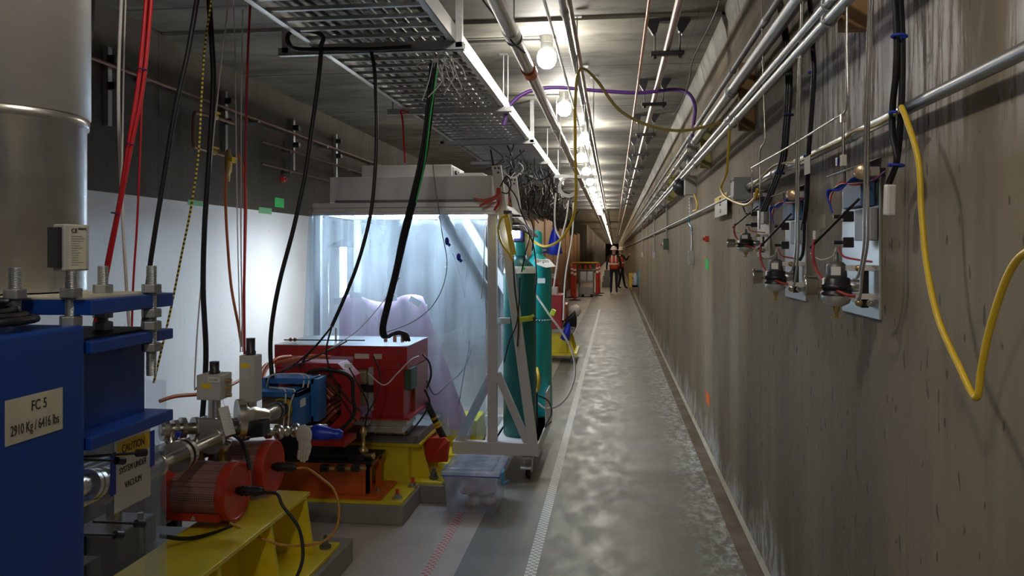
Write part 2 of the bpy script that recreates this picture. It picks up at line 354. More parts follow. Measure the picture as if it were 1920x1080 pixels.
# ------------------------------------------------------------------ ceiling lamps
def make_lamp():
    o = Vector((-.48, 0, ZC))
    t = thing('ceiling_lamp', 'x', 'lamp', o)
    b = MB(); b.cyl(o+Vector((0,0,-.05)), o, .05, 14); b.cyl(o+Vector((0,0,-.10)), o+Vector((0,0,-.05)), .046, 14); b.build('junction_box', M['galv'], t, .003)
    MB().tube(spline([o+Vector((-.01,0,-.03)), o+Vector((-.2,0,-.025)), o+Vector((-.9,0,-.02))]), .012, 8).build('conduit', M['dark_steel'], t)
    MB().lathe([(.04,-.10),(.060,-.115),(.070,-.15),(.068,-.18),(.055,-.21),(.03,-.228),(.008,-.232)], o, n=16).build('glass_globe', LAMP, t)
    return t
lamp0 = make_lamp(); ys = [5.68 + 2.0*i for i in range(12)]
lamp0.location.y = ys[0]; lamp0['label'] = 'bulb ceiling lamp nearest the camera, glowing beside the silver duct'
ordn = ['second','third','fourth','fifth','sixth','seventh','eighth','ninth','tenth','eleventh','twelfth','thirteenth','fourteenth','fifteenth','sixteenth']
for i, y in enumerate(ys[1:]):
    copy_tree(lamp0, (.135 if i==1 else 0, y-ys[0], 0), 'glowing bulb lamp on the ceiling, %s from the camera in its row' % ordn[i], 'ceiling bulb lamps')
lamp0['group'] = 'ceiling bulb lamps'
for y in (1.6, -.5, -2.5): copy_tree(lamp0, (0, y-ys[0], .05), 'bulb ceiling lamp above and behind the camera', 'lamps behind the viewpoint')
def strip(y, ln, label):
    t = thing('strip_light', label, 'strip light', (-.43,y,ZC), 'fluorescent strips down the tunnel')
    MB().box((-.50,y,ZC-.12), (-.36,y+ln,ZC-.06)).build('housing', M['white'], t)
    MB().cyl((-.43,y+.03,ZC-.15), (-.43,y+ln-.03,ZC-.15), .025, 8).build('tube', LAMP2, t)
    MB().cyl((-.43,y+.5,ZC-.06), (-.43,y+.5,ZC), .01, 6).cyl((-.43,y+ln-.5,ZC-.06), (-.43,y+ln-.5,ZC), .01, 6).build('hanger', M['galv'], t)
for i in range(9): strip(29.5 + i*12, 10, 'long fluorescent strip far down the tunnel ceiling, %s of the string' % (['first']+ordn)[i])

# ------------------------------------------------------------------ pipes under the ceiling
t = thing('ventilation_duct', 'long silver pipe under the ceiling left of the bulb lamps', 'pipe', (-.557,2,H+1.2))
Zf = H + 1.2
MB().cyl((-.557,1.5,Zf), (-.557,60,Zf), .04, 20).build('pipe_run', M['duct'], t)
for y in (4.3, 7.6, 10.9, 14.2):
    MB().cyl((-.557,y-.05,Zf), (-.557,y+.05,Zf), .047, 20).build('coupling', M['alu'], t)
    MB().cyl((-.557,y+.12,Zf+.035), (-.557,y+.12,ZC+(.05 if y<5.2 else 0)), .005, 6).torus((-.557,y+.12,Zf), .044, .004, (0,1,0)).build('hanger', M['galv'], t)
MB().cyl((-.557,5.15,Zf), (-.557,5.3,Zf), .050, 20).build('tape_wrap', M['orange'], t)['label'] = 'orange tape wrap on the silver pipe'
def conduit_run(name, label, cat, x, z, r, m, y0=1.5, y1=60, coup=()):
    t = thing(name, label, cat, (x, max(y0,0), z))
    MB().cyl((x,y0,z), (x,y1,z), r, 12).build('pipe_run', m, t)
    for y in coup: MB().cyl((x,y-.03,z), (x,y+.03,z), r*1.3, 12).build('coupling', M['galv'], t)
    return t
conduit_run('conduit', 'thin grey conduit on the ceiling just right of the silver pipe', 'conduit', -.372, H+1.35, .009, M['galv'], coup=(5,8,11))
conduit_run('conduit', 'dull silver ceiling pipe, left one of the close pair', 'conduit', -.262, H+1.27, .018, M['galv'], coup=(4.2,6.8,9.5))
conduit_run('conduit', 'copper toned ceiling pipe, right one of the close pair', 'pipe', -.232, H+1.3, .014, M['bronzepipe'], coup=(5.6,))
conduit_run('copper_pipe', 'thin reddish copper pipe along the right half of the ceiling', 'pipe', .18, H+1.3, .0095, M['copper'], coup=(5.9,9))
bp = conduit_run('ceiling_pipe', 'brownish pipe hung from black brackets near the right wall', 'pipe', .35, H+1.365, .024, M['bronzepipe'])
def hanger(y):
    X = .35; t = thing('pipe_bracket', 'black pipe bracket', 'bracket', (X,y,ZC), 'black brackets on the brown pipe')
    b = MB(); zt = ZC; zb = H+1.365
    b.box((X-.15,y-.03,zt-.014), (X+.15,y+.03,zt)).build('ceiling_plate', M['black2'], t)
    for s_ in (-1,1):
        MB().prism([(X+s_*.15,zt-.01),(X+s_*.05,zt-.01),(X+s_*.07,zt-.08),(X+s_*.095,zt-.10)], y-.025, y+.025, 'y').build('gusset', M['black2'], t)
        MB().cyl((X+s_*.082,y,zb-.04), (X+s_*.082,y,zt-.08), .006, 6).build('threaded_rod', M['dark_steel'], t)
    MB().box((X-.11,y-.025,zb-.052), (X+.11,y+.025,zb-.024)).box((X-.095,y-.02,zb-.07),(X-.07,y+.02,zb-.052)).box((X+.07,y-.02,zb-.07),(X+.095,y+.02,zb-.052)).build('saddle', M['black2'], t, .004)
    return t
h0 = hanger(5.39)
h0['label'] = 'black bracket holding the brown ceiling pipe, nearest the camera'
for i in range(9): copy_tree(h0, (0,1.83*(i+1),0), 'black bracket on the brown ceiling pipe, %s from the camera' % ordn[i])
# thin rods hanging from the ceiling
for i, (u, v0, v1, d) in enumerate([(1082,110,158,5.2),(1096,185,235,6.6),(944,112,190,6.2),(1113,180,240,7.0)]):
    a, b_ = at(u,v0,d), at(u,v1,d); a.z = ZC
    tag(MB().cyl(a, b_, .005, 6).cb((a.x,a.y,ZC-.006), (.06,.03,.012)).build('threaded_rod', M['galv']), ['threaded rod hanging right of the first bulb lamp','threaded rod hanging right of the second bulb lamp','threaded rod holding the cable tray edge','threaded rod behind the yellow cord loop'][i], 'rod')
cable('purple_hose', 'purple hose arching across the ceiling and down to a grey box', 'hose', [at(944,235,6.6),at(957,197,6.6),at(990,172,6.6),at(1040,164,6.6),at(1120,170,6.6),at(1200,174,6.6),at(1262,168,6.6),at(1290,175,6.5),at(1303,200,6.4),at(1299,240,6.4),at(1297,262,6.4)], .016, M['purple'])
cable('extension_lead', 'dull yellow cord sagging under the ceiling from lamp row to right wall', 'cord', [at(1078,200,5.2),at(1083,140,5.2),at(1096,130,5.2),at(1120,152,5.1),at(1160,205,5.1),at(1215,235,5),at(1275,245,4.9),at(1330,236,4.8),at(1358,228,4.8)], .010, M['paleyel'])
cable('extension_lead', 'yellow cord dropping straight down beside the lamps and looping left', 'cord', [at(1078,200,5.2),at(1079,300,5.4),at(1080,360,5.5),at(1074,410,5.6),at(1052,448,5.7),at(1025,462,5.8),at(1004,455,5.9),at(985,440,5.9)], .010, M['yel'])
cable('hanging_wire', 'thin dark cord hanging from a ceiling hook near the right wall', 'cord', [at(1350,0,4.2),at(1335,40,4.5),at(1300,110,5.2),at(1292,150,5.5),at(1280,190,5.8),at(1262,217,6)], .0045, M['dark_steel'])
cable('slack_wire', 'black cord slung from cable tray to the silver ceiling pipe', 'cord', [at(905,0,4.3),at(935,40,4.3),at(960,78,4.3),at(985,100,4.3)], .005, M['black'])

# ------------------------------------------------------------------ cable trays on the left
XA, XB = -1.67, -.86
def tray(z, y0, y1, label, pitch, rail_h, XA=XA, XB=XB):
    t = thing('cable_tray', label, 'cable tray', ((XA+XB)/2, y0, z), 'ladder cable trays')
    for x in (XA, XB):
        b = MB(); b.box((x-.004,y0,z), (x+.004,y1,z+rail_h)); s = 1 if x == XA else -1
        b.box((x,y0,z), (x+s*.03,y1,z+.004)); b.box((x,y0,z+rail_h-.004), (x+s*.03,y1,z+rail_h)); b.build('side_rail', M['alu'], t)
    r0 = None; n = int((y1-y0)/pitch)
    for i in range(min(n, 96)):
        y = y0 + .1 + i*pitch
        if r0 is None: r0 = MB().box((XA,y-.012,z+.012), (XB,y+.012,z+.030)).build('rung', M['galv'], t); yr = y
        else:
            c = r0.copy(); col.objects.link(c); c.location.y = y - yr
    return t
tray(H+1.15, 2.2, 13.5, 'lower ladder cable tray over the beamline, bright right rail', .17, .09)
tray(H+1.30, 2.0, 10.5, 'upper ladder cable tray close under the ceiling', .21, .09, -1.72, -.99)
def strut(y, x0, x1, label):
    z = H+1.15
    t = thing('tray_strut', label, 'strut', ((x0+x1)/2, y, z-.045), 'struts under the cable tray')
    b = MB(); b.box((x0,y-.02,z-.045), (x1,y+.02,z-.041)).box((x0,y-.02,z-.045), (x1,y-.017,z-.002)).box((x0,y+.017,z-.045), (x1,y+.02,z-.002)).build('channel', M['galv'], t)
    for x in (x0+.04, x1-.03): MB().box((x-.018,y-.02,z-.03), (x+.018,y+.016,ZC+(.07 if y<4.75 else 0))).build('hanger_post', M['galv'], t) if (y<4.75 or 8<y<9) else MB().cyl((x,y,z-.03), (x,y,ZC), .006, 8).build('hanger_rod', M['galv'], t)
for i, (y, x0, lab) in enumerate([(4.28,-1.87,'nearest grey strut carrying the cable tray, black cables looped over it'),(6.2,-1.8,'second grey strut under the cable tray, over the white cabin'),(8.05,-1.8,'third strut under the cable tray'),(9.9,-1.8,'fourth strut under the cable tray'),(11.8,-1.8,'fifth strut under the cable tray, at its far end')]):
    strut(y, x0, -.80 if i else -.81, lab)
# flat cables lying in the trays
for i in range(12):
    x = -1.60 + i*.062
    tag(MB().tube(spline([(x,2.1,H+1.2),(x+.03,4.5,H+1.205),(x-.02,7,H+1.2),(x+.02,10,H+1.2),(x,13.3,H+1.2)]), .012, 6).build('tray_cable', M['black'] if i%3 else M['grey']), 'long cable lying in the lower ladder tray over the beamline', 'cable', 'cables lying in the lower tray')
cable('cable_coil', 'thick black cable looped over the nearest tray strut', 'cable', [at(770,88,4.35),at(700,92,4.3),at(640,92,4.28),at(560,92,4.25),at(542,82,4.2),at(540,66,4.2),at(556,57,4.2),at(590,60,4.2),at(606,70,4.22),at(600,90,4.25)], .012, M['black'])
b = MB()
for k in range(12):
    p = at(812+random.uniform(-6,40), 95+random.uniform(0,30), 4.4); q = p + Vector((random.uniform(-.08,.12), random.uniform(-.1,.1), -random.uniform(.05,.28)))
    b.tube(spline([p, (p+q)/2+Vector((random.uniform(-.05,.05),0,0)), q]), .003, 5)
tag(b.build('wire_tuft', M['whitec']), 'tuft of loose white wires and tags hanging off the tray strut end', 'wires', None, 'stuff')

# ------------------------------------------------------------------ left wall services
def wallpipe(label, zp, r, m, y0, y1, name='copper_pipe'):
    m = M['dimcopper'] if m is M['copper'] else M['dark_steel']  # copper darkened in colour to look as dim as this wall
    t = thing(name, label, 'pipe', (XL+.06,y0,H+zp)); MB().cyl((XL+.06,y0,H+zp), (XL+.06,y1,H+zp), r, 10).build('pipe_run', m, t)
    y = y0+.6
    while y < min(y1, 14): MB().box((XL,y-.02,H+zp-.03), (XL+.085,y+.02,H+zp-.012)).build('pipe_clip', M['dark_steel'], t); y += 1.7
wallpipe('upper copper pipe along the dark left wall', 1.18, .012, M['copper'], 1, 30)
wallpipe('middle copper pipe along the dark left wall', 1.0, .009, M['copper'], 6.8, 30)
wallpipe('lower copper pipe above the white painted band of the left wall', .80, .009, M['copper'], 6.8, 30)
for i, (u, v) in enumerate([(205,112),(424,190),(551,240),(631,265)]):
    p = onX(u, v, XL+.03); t = thing('wall_clamp', 'x', 'clamp', p, 'black clamps on the left wall struts')
    t['label'] = ['pair of black clamps on the left wall beside the large steel pipe','black clamp on the wall strut behind the hanging cables','black clamp on the wall strut left of the cabin roof','black clamp on the wall strut above the cabin roof'][i]
    MB().box((XL,p.y-.02,p.z-.42), (XL+.035,p.y+.02,p.z+.08)).build('wall_strut', M['galv'], t)
    [MB().cb(p+Vector((.03,0,dz)), (.06,.06,.05)).build('clamp_block', M['black2'], t, .006) for dz in (0,-.17)]
# copper bypass loop with valves
t = thing('valve_bypass', 'copper pipe loop with yellow handled valves on the left wall', 'valves', onX(365,215,XL+.1))
c = [onX(u,v,XL+.12) for u,v in ((440,232),(410,222),(372,212),(364,218),(363,270),(372,277),(410,288),(440,296))]
MB().tube(spline(c,4), .014, 10).build('pipe_loop', M['dimcopper'], t)
for (u,v) in ((400,218),(397,284)):
    p = onX(u,v,XL+.13); MB().cyl(p-Vector((0,.04,0)), p+Vector((0,.04,0)), .025, 10).build('valve_body', M['brass'], t); MB().box(p+Vector((.02,-.05,.02)), p+Vector((.035,.05,.035))).build('valve_handle', M['yel'], t)
p = onX(428,302,XL+.2); MB().lathe([(.012,-.16),(.016,-.1),(.028,-.08),(.028,.04),(.02,.07),(.014,.09)], p, n=12).build('ball_valve', M['brass'], t)
MB().box(p+Vector((.02,-.04,-.01)), p+Vector((.05,.05,.03))).build('valve_handle', M['yel'], t)
tag(MB().box(onX(352,374,XL), onX(380,387,XL)+Vector((.003,0,0))).build('wall_tape', M['pale_green']), 'pale green tape patch on the left wall behind hanging cables', 'tape')
tag(MB().box(onX(485,388,XL), onX(509,402,XL)+Vector((.003,0,0))).build('wall_tape', M['pale_green']), 'pale green tape at the edge of the white paint', 'tape')
tag(MB().box(onX(515,370,XL), onX(532,390,XL)+Vector((.003,0,0))).build('wall_tape', M['green']), 'bright green tape square on the left wall left of cabin', 'tape')
t = thing('wall_button', 'small red box on the left wall above the green tape', 'wall box', onX(527,336,XL)); p = onX(527,336,XL); MB().cb(p+Vector((.02,0,0)), (.04,.05,.05)).build('case', M['redp'], t, .004); MB().cyl(p+Vector((.04,0,0)), p+Vector((.06,0,0)), .013).build('push_button', M['red'], t)
# ------------------------------------------------------------------ large steel pipe standing on the blue bracket
PC = Vector((-1.63, 1.91, 0)); PR = .222
t = thing('vertical_vessel', 'large vertical stainless pipe standing at the left edge of the picture', 'pipe', (PC.x,PC.y,H-.11))
MB().lathe([(PR,H-.10),(PR,H+.335),(PR+.006,H+.336),(PR+.008,H+.36),(PR+.002,H+.362)], PC, n=64).build('lower_pipe', M['vessel'], t)
MB().lathe([(PR+.002,H+.362),(PR+.010,H+.365),(PR+.010,3.121)], PC, n=64).build('upper_pipe', M['vessel_lit'], t)  # lighter copy of the vessel steel: lamp light near the top put into colour

t = thing('instrument_box', 'light grey instrument box with printed label strapped on the large steel pipe', 'instrument', at(130,465,1.75))
z0, z1 = at(130,508,1.72).z, at(130,420,1.72).z; q0, q1 = at(110,465,1.72), at(157,465,1.78)
b = MB(); b.bar(Vector((q0.x,q0.y,(z0+z1)/2)), Vector((q1.x,q1.y,(z0+z1)/2)), .034, z1-z0); b.build('case', M['lgrey'], t, .003)
dirv = (Vector((q1.x,q1.y,0))-Vector((q0.x,q0.y,0))).normalized(); nrm = Vector((dirv.y,-dirv.x,0)); rz = math.atan2(dirv.y, dirv.x)
cc = (q0+q1)/2; zc = (z0+z1)/2
b = MB(); b.bar(Vector((cc.x,cc.y,zc))+nrm*.0175-dirv*.022, Vector((cc.x,cc.y,zc))+nrm*.0175+dirv*.022, .002, (z1-z0)*.94); b.build('data_plate', M['label'], t)
text('lettering', 'CE', .013, M['ink'], Vector((cc.x,cc.y,z1-.014))+nrm*.0192-dirv*.009, Euler((PI/2,0,rz)), t)
text('lettering', 'SEMATIC', .007, M['ink'], Vector((cc.x,cc.y,z1-.010))+nrm*.0192+dirv*.012, Euler((PI/2,0,rz)), t, squash=.8)
b = MB()
for k in range(13): b.bar(Vector((cc.x,cc.y,z1-.026-k*.0052))+nrm*.0188-dirv*(.016), Vector((cc.x,cc.y,z1-.026-k*.0052))+nrm*.0188+dirv*random.uniform(.0,.018), .0004, .0014)
b.build('small_print', M['grey'], t)
b = MB(); b.bar(Vector((q0.x,q0.y,zc))-dirv*.012-nrm*.004, Vector((q0.x,q0.y,zc))-dirv*.002-nrm*.004, .03, (z1-z0)*.86); b.build('heat_sink', M['black2'], t)
sb = MB().tube([PC+Vector((math.cos(a)*(PR+.004), math.sin(a)*(PR+.004), zc)) for a in [i*PI/20 - PI*.95 for i in range(22)]], .004, 6); 

# ------------------------------------------------------------------ blue steel bracket with bolts
XE = -1.19
y0p = 1.69; y1p = 2.012
t = thing('blue_bracket', 'dark blue bolted steel flange bracket beneath the large steel pipe', 'bracket', (-1.4, y0p, 1.1))
ztop = H-.108; zmid = H-.205; zbot = H-.425
MB().box((-1.95,y0p,ztop-.036), (XE,y1p+.02,ztop)).build('top_plate', M['blue'], t, .003)
MB().box((-1.95,y0p,ztop), (XE-.02,y1p,ztop+.004)).build('gasket', M['label'], t)['label'] = 'buff gasket sheet on the top plate'
MB().box((-1.95,1.69,zmid-.028), (XE,y1p+.02,zmid)).build('middle_plate', M['blue'], t, .003)
MB().box((-1.95,1.69,zmid), (XE-.04,y1p,zmid+.005)).build('rubber_pad', M['black'], t)
MB().box((-1.275,1.69,zbot), (-1.25,y1p-.02,zmid-.028)).build('web', M['blue'], t)
MB().box((-1.95,y1p-.045,zbot), (-1.275,y1p-.02,zmid-.028)).build('end_web', M['blue'], t)
MB().box((-1.95,1.69,zbot-.03), (XE,y1p+.02,zbot)).build('bottom_plate', M['blue'], t, .003)
def bolt(x, y, parent, r=.0135):
    b = MB(); zt = ztop + .075
    prof = []
    z = zmid-.115
    while z < zt: prof += [(r,z),(r*.88,z+.0018)]; z += .0036
    b.lathe(prof, (x,y,0), n=14, smooth=False); o = b.build('stud_bolt', M['galv'] , parent)
    for zz in (ztop+.004, ztop-.036-.024, zmid+.005, zmid-.028-.024):
        MB().prism([(x+.0255*math.cos(a*PI/3+.3), y+.0255*math.sin(a*PI/3+.3)) for a in range(6)], zz, zz+.022, 'z').build('hex_nut', M['galv'], o, .002)
for (x,y) in ((-1.235,1.86),(-1.36,1.86),(-1.235,2.0-.01),(-1.36,1.995)): pass
for (u,d) in ((28,1.80),(133,1.84),(193,2.06),(284,2.08)):
    p = at(u,540,d); bolt(p.x, p.y, t)

t = thing('steel_column', 'tall blue steel column in the left foreground with worn weight label', 'column', (-1.4,1.2,.0))
b = MB(); b.box((-1.96,.5,0), (-1.2,1.682,1.385)); b.build('column_body', M['blue'], t, .008, 3)
b = MB(); b.box((-1.96,.5,1.385), (-1.205,.9,1.397)); b.build('top_rim', M['blue'], t, .004)
# worn label
lb0 = onX(10,755,-1.198); lb1 = onX(118,729,-1.198)
b = MB(); ya, yb = onX(11,800,-1.198).y, onX(118,800,-1.198).y; zt, zb = onX(11,752,-1.198).z, onX(11,838,-1.198).z
b.box((-1.2,ya,zb), (-1.1985,yb,zt)); b.build('weight_label', M['label'], t)
ym = (ya+yb)/2
text('lettering', 'FC 5', .030, M['ink'], Vector((-1.1980,ym+.01,zt-.024)), R_LEFT, t, squash=.8)
text('lettering', '2910 Kg / 6416 lbs', .030, M['ink'], Vector((-1.1980,ym,zb+.026)), R_LEFT, t, squash=.62)
t = thing('cable_coil', 'coil of black cable lying on top of the blue column', 'cable coil', (-1.36,1.5,1.39))
for k in range(5): MB().torus((-1.37-.008*k,1.50+.004*(k%2),1.402+k*.014), .15-.014*k, .0085, (0.04*(k%3-1),.03*(k%2),1), 40).build('turn', M['black'], t)

# ------------------------------------------------------------------ clear guard panel with caution notice
t = thing('acrylic_guard', 'clear acrylic guard panel carrying a caution notice on black rods', 'guard', (-1.3,2.0,.5))
gx = -1.29; gy0, gy1 = onX(165,800,gx).y, onX(298,800,gx).y
MB().box((gx-.004,gy0,.35), (gx+.004,gy1,H-.46)).build('clear_panel', M['acr'], t)
MB().box((gx-.06,gy1+.03,.35), (gx,gy1+.038,H-.37)).build('clear_end_panel', M['acr'], t)
sy0, sy1 = onX(216,850,gx+.01).y, onX(284,850,gx+.01).y; sz1 = onX(284,795,gx+.01).z; sz0 = onX(220,962,gx+.01).z
MB().box((gx+.006,sy0,sz0), (gx+.0075,sy1,sz1)).build('paper_notice', M['paper'], t)
MB().box((gx+.0076,sy0+.012,sz1-.062), (gx+.0082,sy1-.006,sz1-.018)).build('yellow_band', M['yelsign'], t)
ym = (sy0+sy1)/2
text('lettering', 'CAUTION', .030, M['ink'], Vector((gx+.0086,ym,sz1-.040)), R_LEFT, t, squash=.75)
text('lettering', 'SYSTEM UNDER', .024, M['ink'], Vector((gx+.0082,ym,sz1-.095)), R_LEFT, t, squash=.72)
text('lettering', 'VACUUM', .024, M['ink'], Vector((gx+.0082,ym,sz1-.137)), R_LEFT, t, squash=.75)
MB().box((gx+.0078,sy1-.004,sz1-.12), (gx+.0084,sy1+.018,sz1-.02)).build('tape_strip', M['bluetape'], t)
MB().box((gx+.0078,sy0-.018,sz0+.05), (gx+.0084,sy0+.006,sz0+.16)).build('tape_strip', M['bluetape'], t)
for (u0,v0,u1,v1) in ((150,857,265,849),(150,862,225,864),(175,978,262,982),(150,1002,222,1003)):
    a_, b_ = at(u0,v0,1.86), at(u1,v1,1.98)
    MB().cyl(a_, b_, .0035, 6).build('rod', M['black'], t); MB().cyl(b_-(b_-a_).normalized()*.012, b_+(b_-a_).normalized()*.012, .010, 10).build('knob', M['black'], t, .002)
# ------------------------------------------------------------------ stainless beamline
BX, BZ = -1.68, .76
def flange(b, y, r, w=.022, x=BX, z=BZ): b.cyl((x,y-w/2,z), (x,y+w/2,z), r, 28)
t = thing('beam_pipe', 'stainless beam pipe with flanges and bellows threading through the magnets', 'beam pipe', (BX,2.3,BZ))
MB().cyl((BX,2.0,BZ), (BX,6.6,BZ), .022, 20).build('tube', M['steel'], t)
for y, r in ((2.25,.05),(2.45,.045),(2.52,.045),(2.9,.06),(2.94,.06),(3.16,.055),(3.5,.05),(3.62,.05),(3.80,.045),(3.84,.045)):
    b = MB(); flange(b, y, r); b.build('flange', M['steel'], t, .003)
b = MB(); b.lathe([(.040 if i%2 else .030, i*.009) for i in range(24)], (BX,2.56,BZ), (0,1,0), 24); b.build('bellows', M['steel'], t)
b = MB(); b.lathe([(.040 if i%2 else .030, i*.009) for i in range(14)], (BX,3.66,BZ), (0,1,0), 24); b.build('bellows', M['steel'], t)
# upper manifold seen over the red guards
DM = .32
t = thing('vacuum_manifold', 'polished stainless cross manifold in front of the grey valve actuators', 'manifold', at(360,810,3.2))
pa = at(300,806,3.42); pb = at(432,800,3.62)
MB().cyl(pa, pb, .026, 20).build('tube', M['steel'], t)
dv = (pb-pa).normalized()
for k, s_ in enumerate((.06,.20,.30,.48,.58,.78,.90,.99)):
    p = pa.lerp(pb, s_); MB().cyl(p-dv*.010, p+dv*.010, (.048,.04,.05,.05,.04,.045,.05,.04)[k], 24).build('flange', M['steel'], t, .003)
for s_ in (.15,.52,.85):
    p = pa.lerp(pb, s_); MB().lathe([(.03,-.20),(.03,-.11),(.05,-.10),(.05,-.07),(.028,-.06),(.026,0)], p, n=20).build('port_leg', M['steel'], t)
p = pa.lerp(pb, .3); MB().cyl(p+Vector((.02,-.05,-.01)), p+Vector((.02,-.07,-.01)), .012, 12).build('port_cap', M['bluep'], t)['label'] = 'blue port cap'
for (u,v,d,r) in ((452,838,3.4,.028),(500,832,3.6,.032),(520,822,3.7,.03),(545,812,3.75,.026),(590,808,3.85,.02)): pass
t = thing('vacuum_tee_line', 'bright stainless tee fittings leading toward the blue magnet', 'vacuum fittings', at(520,825,3.7))
pa = at(452,818,3.70); pb = at(612,800,4.0); MB().tube([pa,pb], .014, 14).build('tube', M['steel'], t); dv = (pb-pa).normalized()
for k, (s_, r) in enumerate(((.05,.022),(.3,.026),(.42,.036),(.5,.026),(.62,.034),(.7,.024),(.9,.018))):
    p = pa.lerp(pb, s_); MB().lathe([(r*.6,-.02),(r,-.012),(r,.012),(r*.6,.02)], p, dv, 20).build('fitting', M['steel'], t)

# lower pump line
t = thing('pump_line', 'stainless elbow pipework beside the red guards low on the left', 'pipework', at(300,900,3.1))
b = MB().tube(spline([at(262,890,3.2),at(300,872,3.4),at(350,856,3.55),at(400,846,3.7),at(430,832,3.75)]), .022, 18); b.build('tube', M['steel'], t)
for (u,v,d) in ((275,884,3.26),(310,868,3.42),(345,857,3.53)): p = at(u,v,d); MB().cyl(p-Vector((0,.011,0)), p+Vector((0,.011,0)), .038, 24).build('flange', M['steel'], t, .003)
t = thing('pump_flanges', 'polished stainless flanged stub behind the caution notice', 'vacuum fittings', at(185,905,2.35))
pa, pb = at(120,915,2.25), at(214,902,2.5); dv = (pb-pa).normalized(); MB().cyl(pa,pb,.032,20).build('tube', M['steel'], t)
for s_ in (.45,.55,.75,.98): p = pa.lerp(pb,s_); MB().cyl(p-dv*.01,p+dv*.01,.046,24).build('flange', M['steel'], t,.003)
# gate valve actuators
def actuator(u, vt, vb, w, d, label, motor_h, body_h):
    pt, pb = at(u,vt,d), at(u,vb,d); t = thing('valve_actuator', label, 'valve actuator', (pt.x,pt.y,pb.z))
    x, y = pt.x, pt.y; zt = pt.z
    MB().box((x-w/2,y-w/2,zt-body_h), (x+w/2,y+w/2,zt)).build('housing', M['lgrey'], t, .004)
    MB().lathe([(.022,0),(.024,motor_h*.2),(.020,motor_h*.25),(.020,motor_h)], (x,y,zt), n=14).build('top_motor', M['black2'], t)
    MB().cyl((x,y,pb.z), (x,y,zt-body_h), .026, 16).build('stem', M['steel'], t)
    MB().box((x-.03,y-w/2-.0012,zt-.055), (x+.012,y-w/2,zt-.035)).build('yellow_label', M['yelsign'], t)
    MB().box((x-.06,y-.03,pb.z-.06), (x+.06,y+.03,pb.z+.01)).build('valve_body', M['steel'], t, .006)
    return t, x, y, zt
t, x, y, zt = actuator(402, 700, 786, .105, 3.37, 'squat grey valve actuator box with white paper label and black knob', .05, .105)
MB().box((x+.0,y-.0555,zt-.03), (x+.052,y-.053,zt-.008)).build('paper_label', M['paper'], t)
text('lettering', 'CLOSED', .014, M['ink'], Vector((x+.026,y-.0557,zt-.019)), R_FRONT, t, squash=.8)
for k in range(3): MB().cyl((x+.052,y,zt-.03-.03*k), (x+.075,y,zt-.03-.03*k), .009, 10).build('air_fitting', M['brass'], t)
t, x, y, zt = actuator(470, 665, 790, .075, 3.6, 'tall narrow grey valve actuator with black motor on top', .075, .21)
# big gate valve body and its cone
p = at(470,772,3.6); t = thing('gate_valve', 'polished gate valve body with round bonnet below the tall actuator', 'valve', p)
MB().lathe([(.085,-.05),(.085,-.02),(.06,.0),(.045,.03),(.02,.09)], p+Vector((.0,-.02,-.02)), (.72,.55,0), 28).build('bonnet', M['steel'], t, .003)
MB().box(p+Vector((-.07,-.05,-.10)), p+Vector((.08,.03,-.035))).build('valve_foot', M['black2'], t, .005)
# paper tag
a_ = at(425,762,3.3); t = thing('paper_tag', 'manila paper tag tied to the squat valve actuator', 'tag', a_)
b = MB().box(a_+Vector((-.022,-.001,-.12)), a_+Vector((.024,.001,0)), (0,-.28,0)); b.build('tag_card', M['paper'], t)
b = MB()
for k in range(6): b.bar(a_+Vector((.000+.006*k/2,-.0018,-.03-.012*k)), a_+Vector((.028+.006*k/2,-.0018,-.03-.012*k)), .0004,.0012)
b.build('writing', M['grey'], t); MB().tube(spline([a_+Vector((-.005,0,-.004)), a_+Vector((-.02,0,.03)), a_+Vector((-.03,0,.05))]), .001, 4).build('string', M['whitec'], t)

# ------------------------------------------------------------------ red guarded ion pumps
def guard(uR, uL, v, d, R, label):
    pr, pl = at(uR,v,d), at(uL,v,d); z = pr.z; y = pr.y; xr, xl = pr.x, pl.x
    t = thing('pump_guard', label, 'pump guard', ((xr+xl)/2,y,z-R), 'red perforated pump guards')
    b = MB()
    b.lathe([(R*.97,.03),(R*.97,xr-xl-.035)], (xl,y,z), (1,0,0), 40); b.build('perforated_sleeve', M['mesh'], t)
    MB().lathe([(R*.6,0),(R,.0),(R,.04),(R*.97,.04)], (xl,y,z), (1,0,0), 40).build('end_ring', M['redp'], t, .002)
    MB().lathe([(R*.97,0),(R,.0),(R,.045),(R*.9,.046),(R*.88,.040),(.02,.036)], (xr-.045,y,z), (1,0,0), 40).build('end_cap', M['redp'], t, .002)
    MB().box((xl+.02,y-R*.92,z-R*.77), (xr-.03,y-R*.6,z-R*.54)).build('clasp_band', M['redp'], t)
    MB().prism([((xl+xr)/2-.012,z-R*.73),((xl+xr)/2+.012,z-R*.73),((xl+xr)/2,z-R*.57)], y-R*.92-.001, y-R*.92, 'y').build('warning_triangle', M['label'], t)
    c = MB(); c.lathe([(.012,0),(.018,.01),(.018,.02),(.024,.03),(.018,.04),(.024,.05),(.018,.06),(.022,.09),(.013,.12)], (xr-.01,y,z+R*.02), (1,0,0), 14); c.build('connector', M['black'], t)
    return Vector((xr+.11,y,z))
g1 = guard(447, 322, 921, 3.35, .124, 'front red perforated guard cylinder over an ion pump')
g2 = guard(514, 405, 876, 3.72, .125, 'rear red perforated guard cylinder, partly behind the other')
cable('pump_cable', 'black cable arching from the front red guard to the floor', 'cable', [g1, g1+Vector((.06,0,-.005)), at(530,948,3.3), at(560,990,3.28), at(568,1040,3.25), at(558,1078,3.2), at(540,1100,3.2)], .007, M['black'])
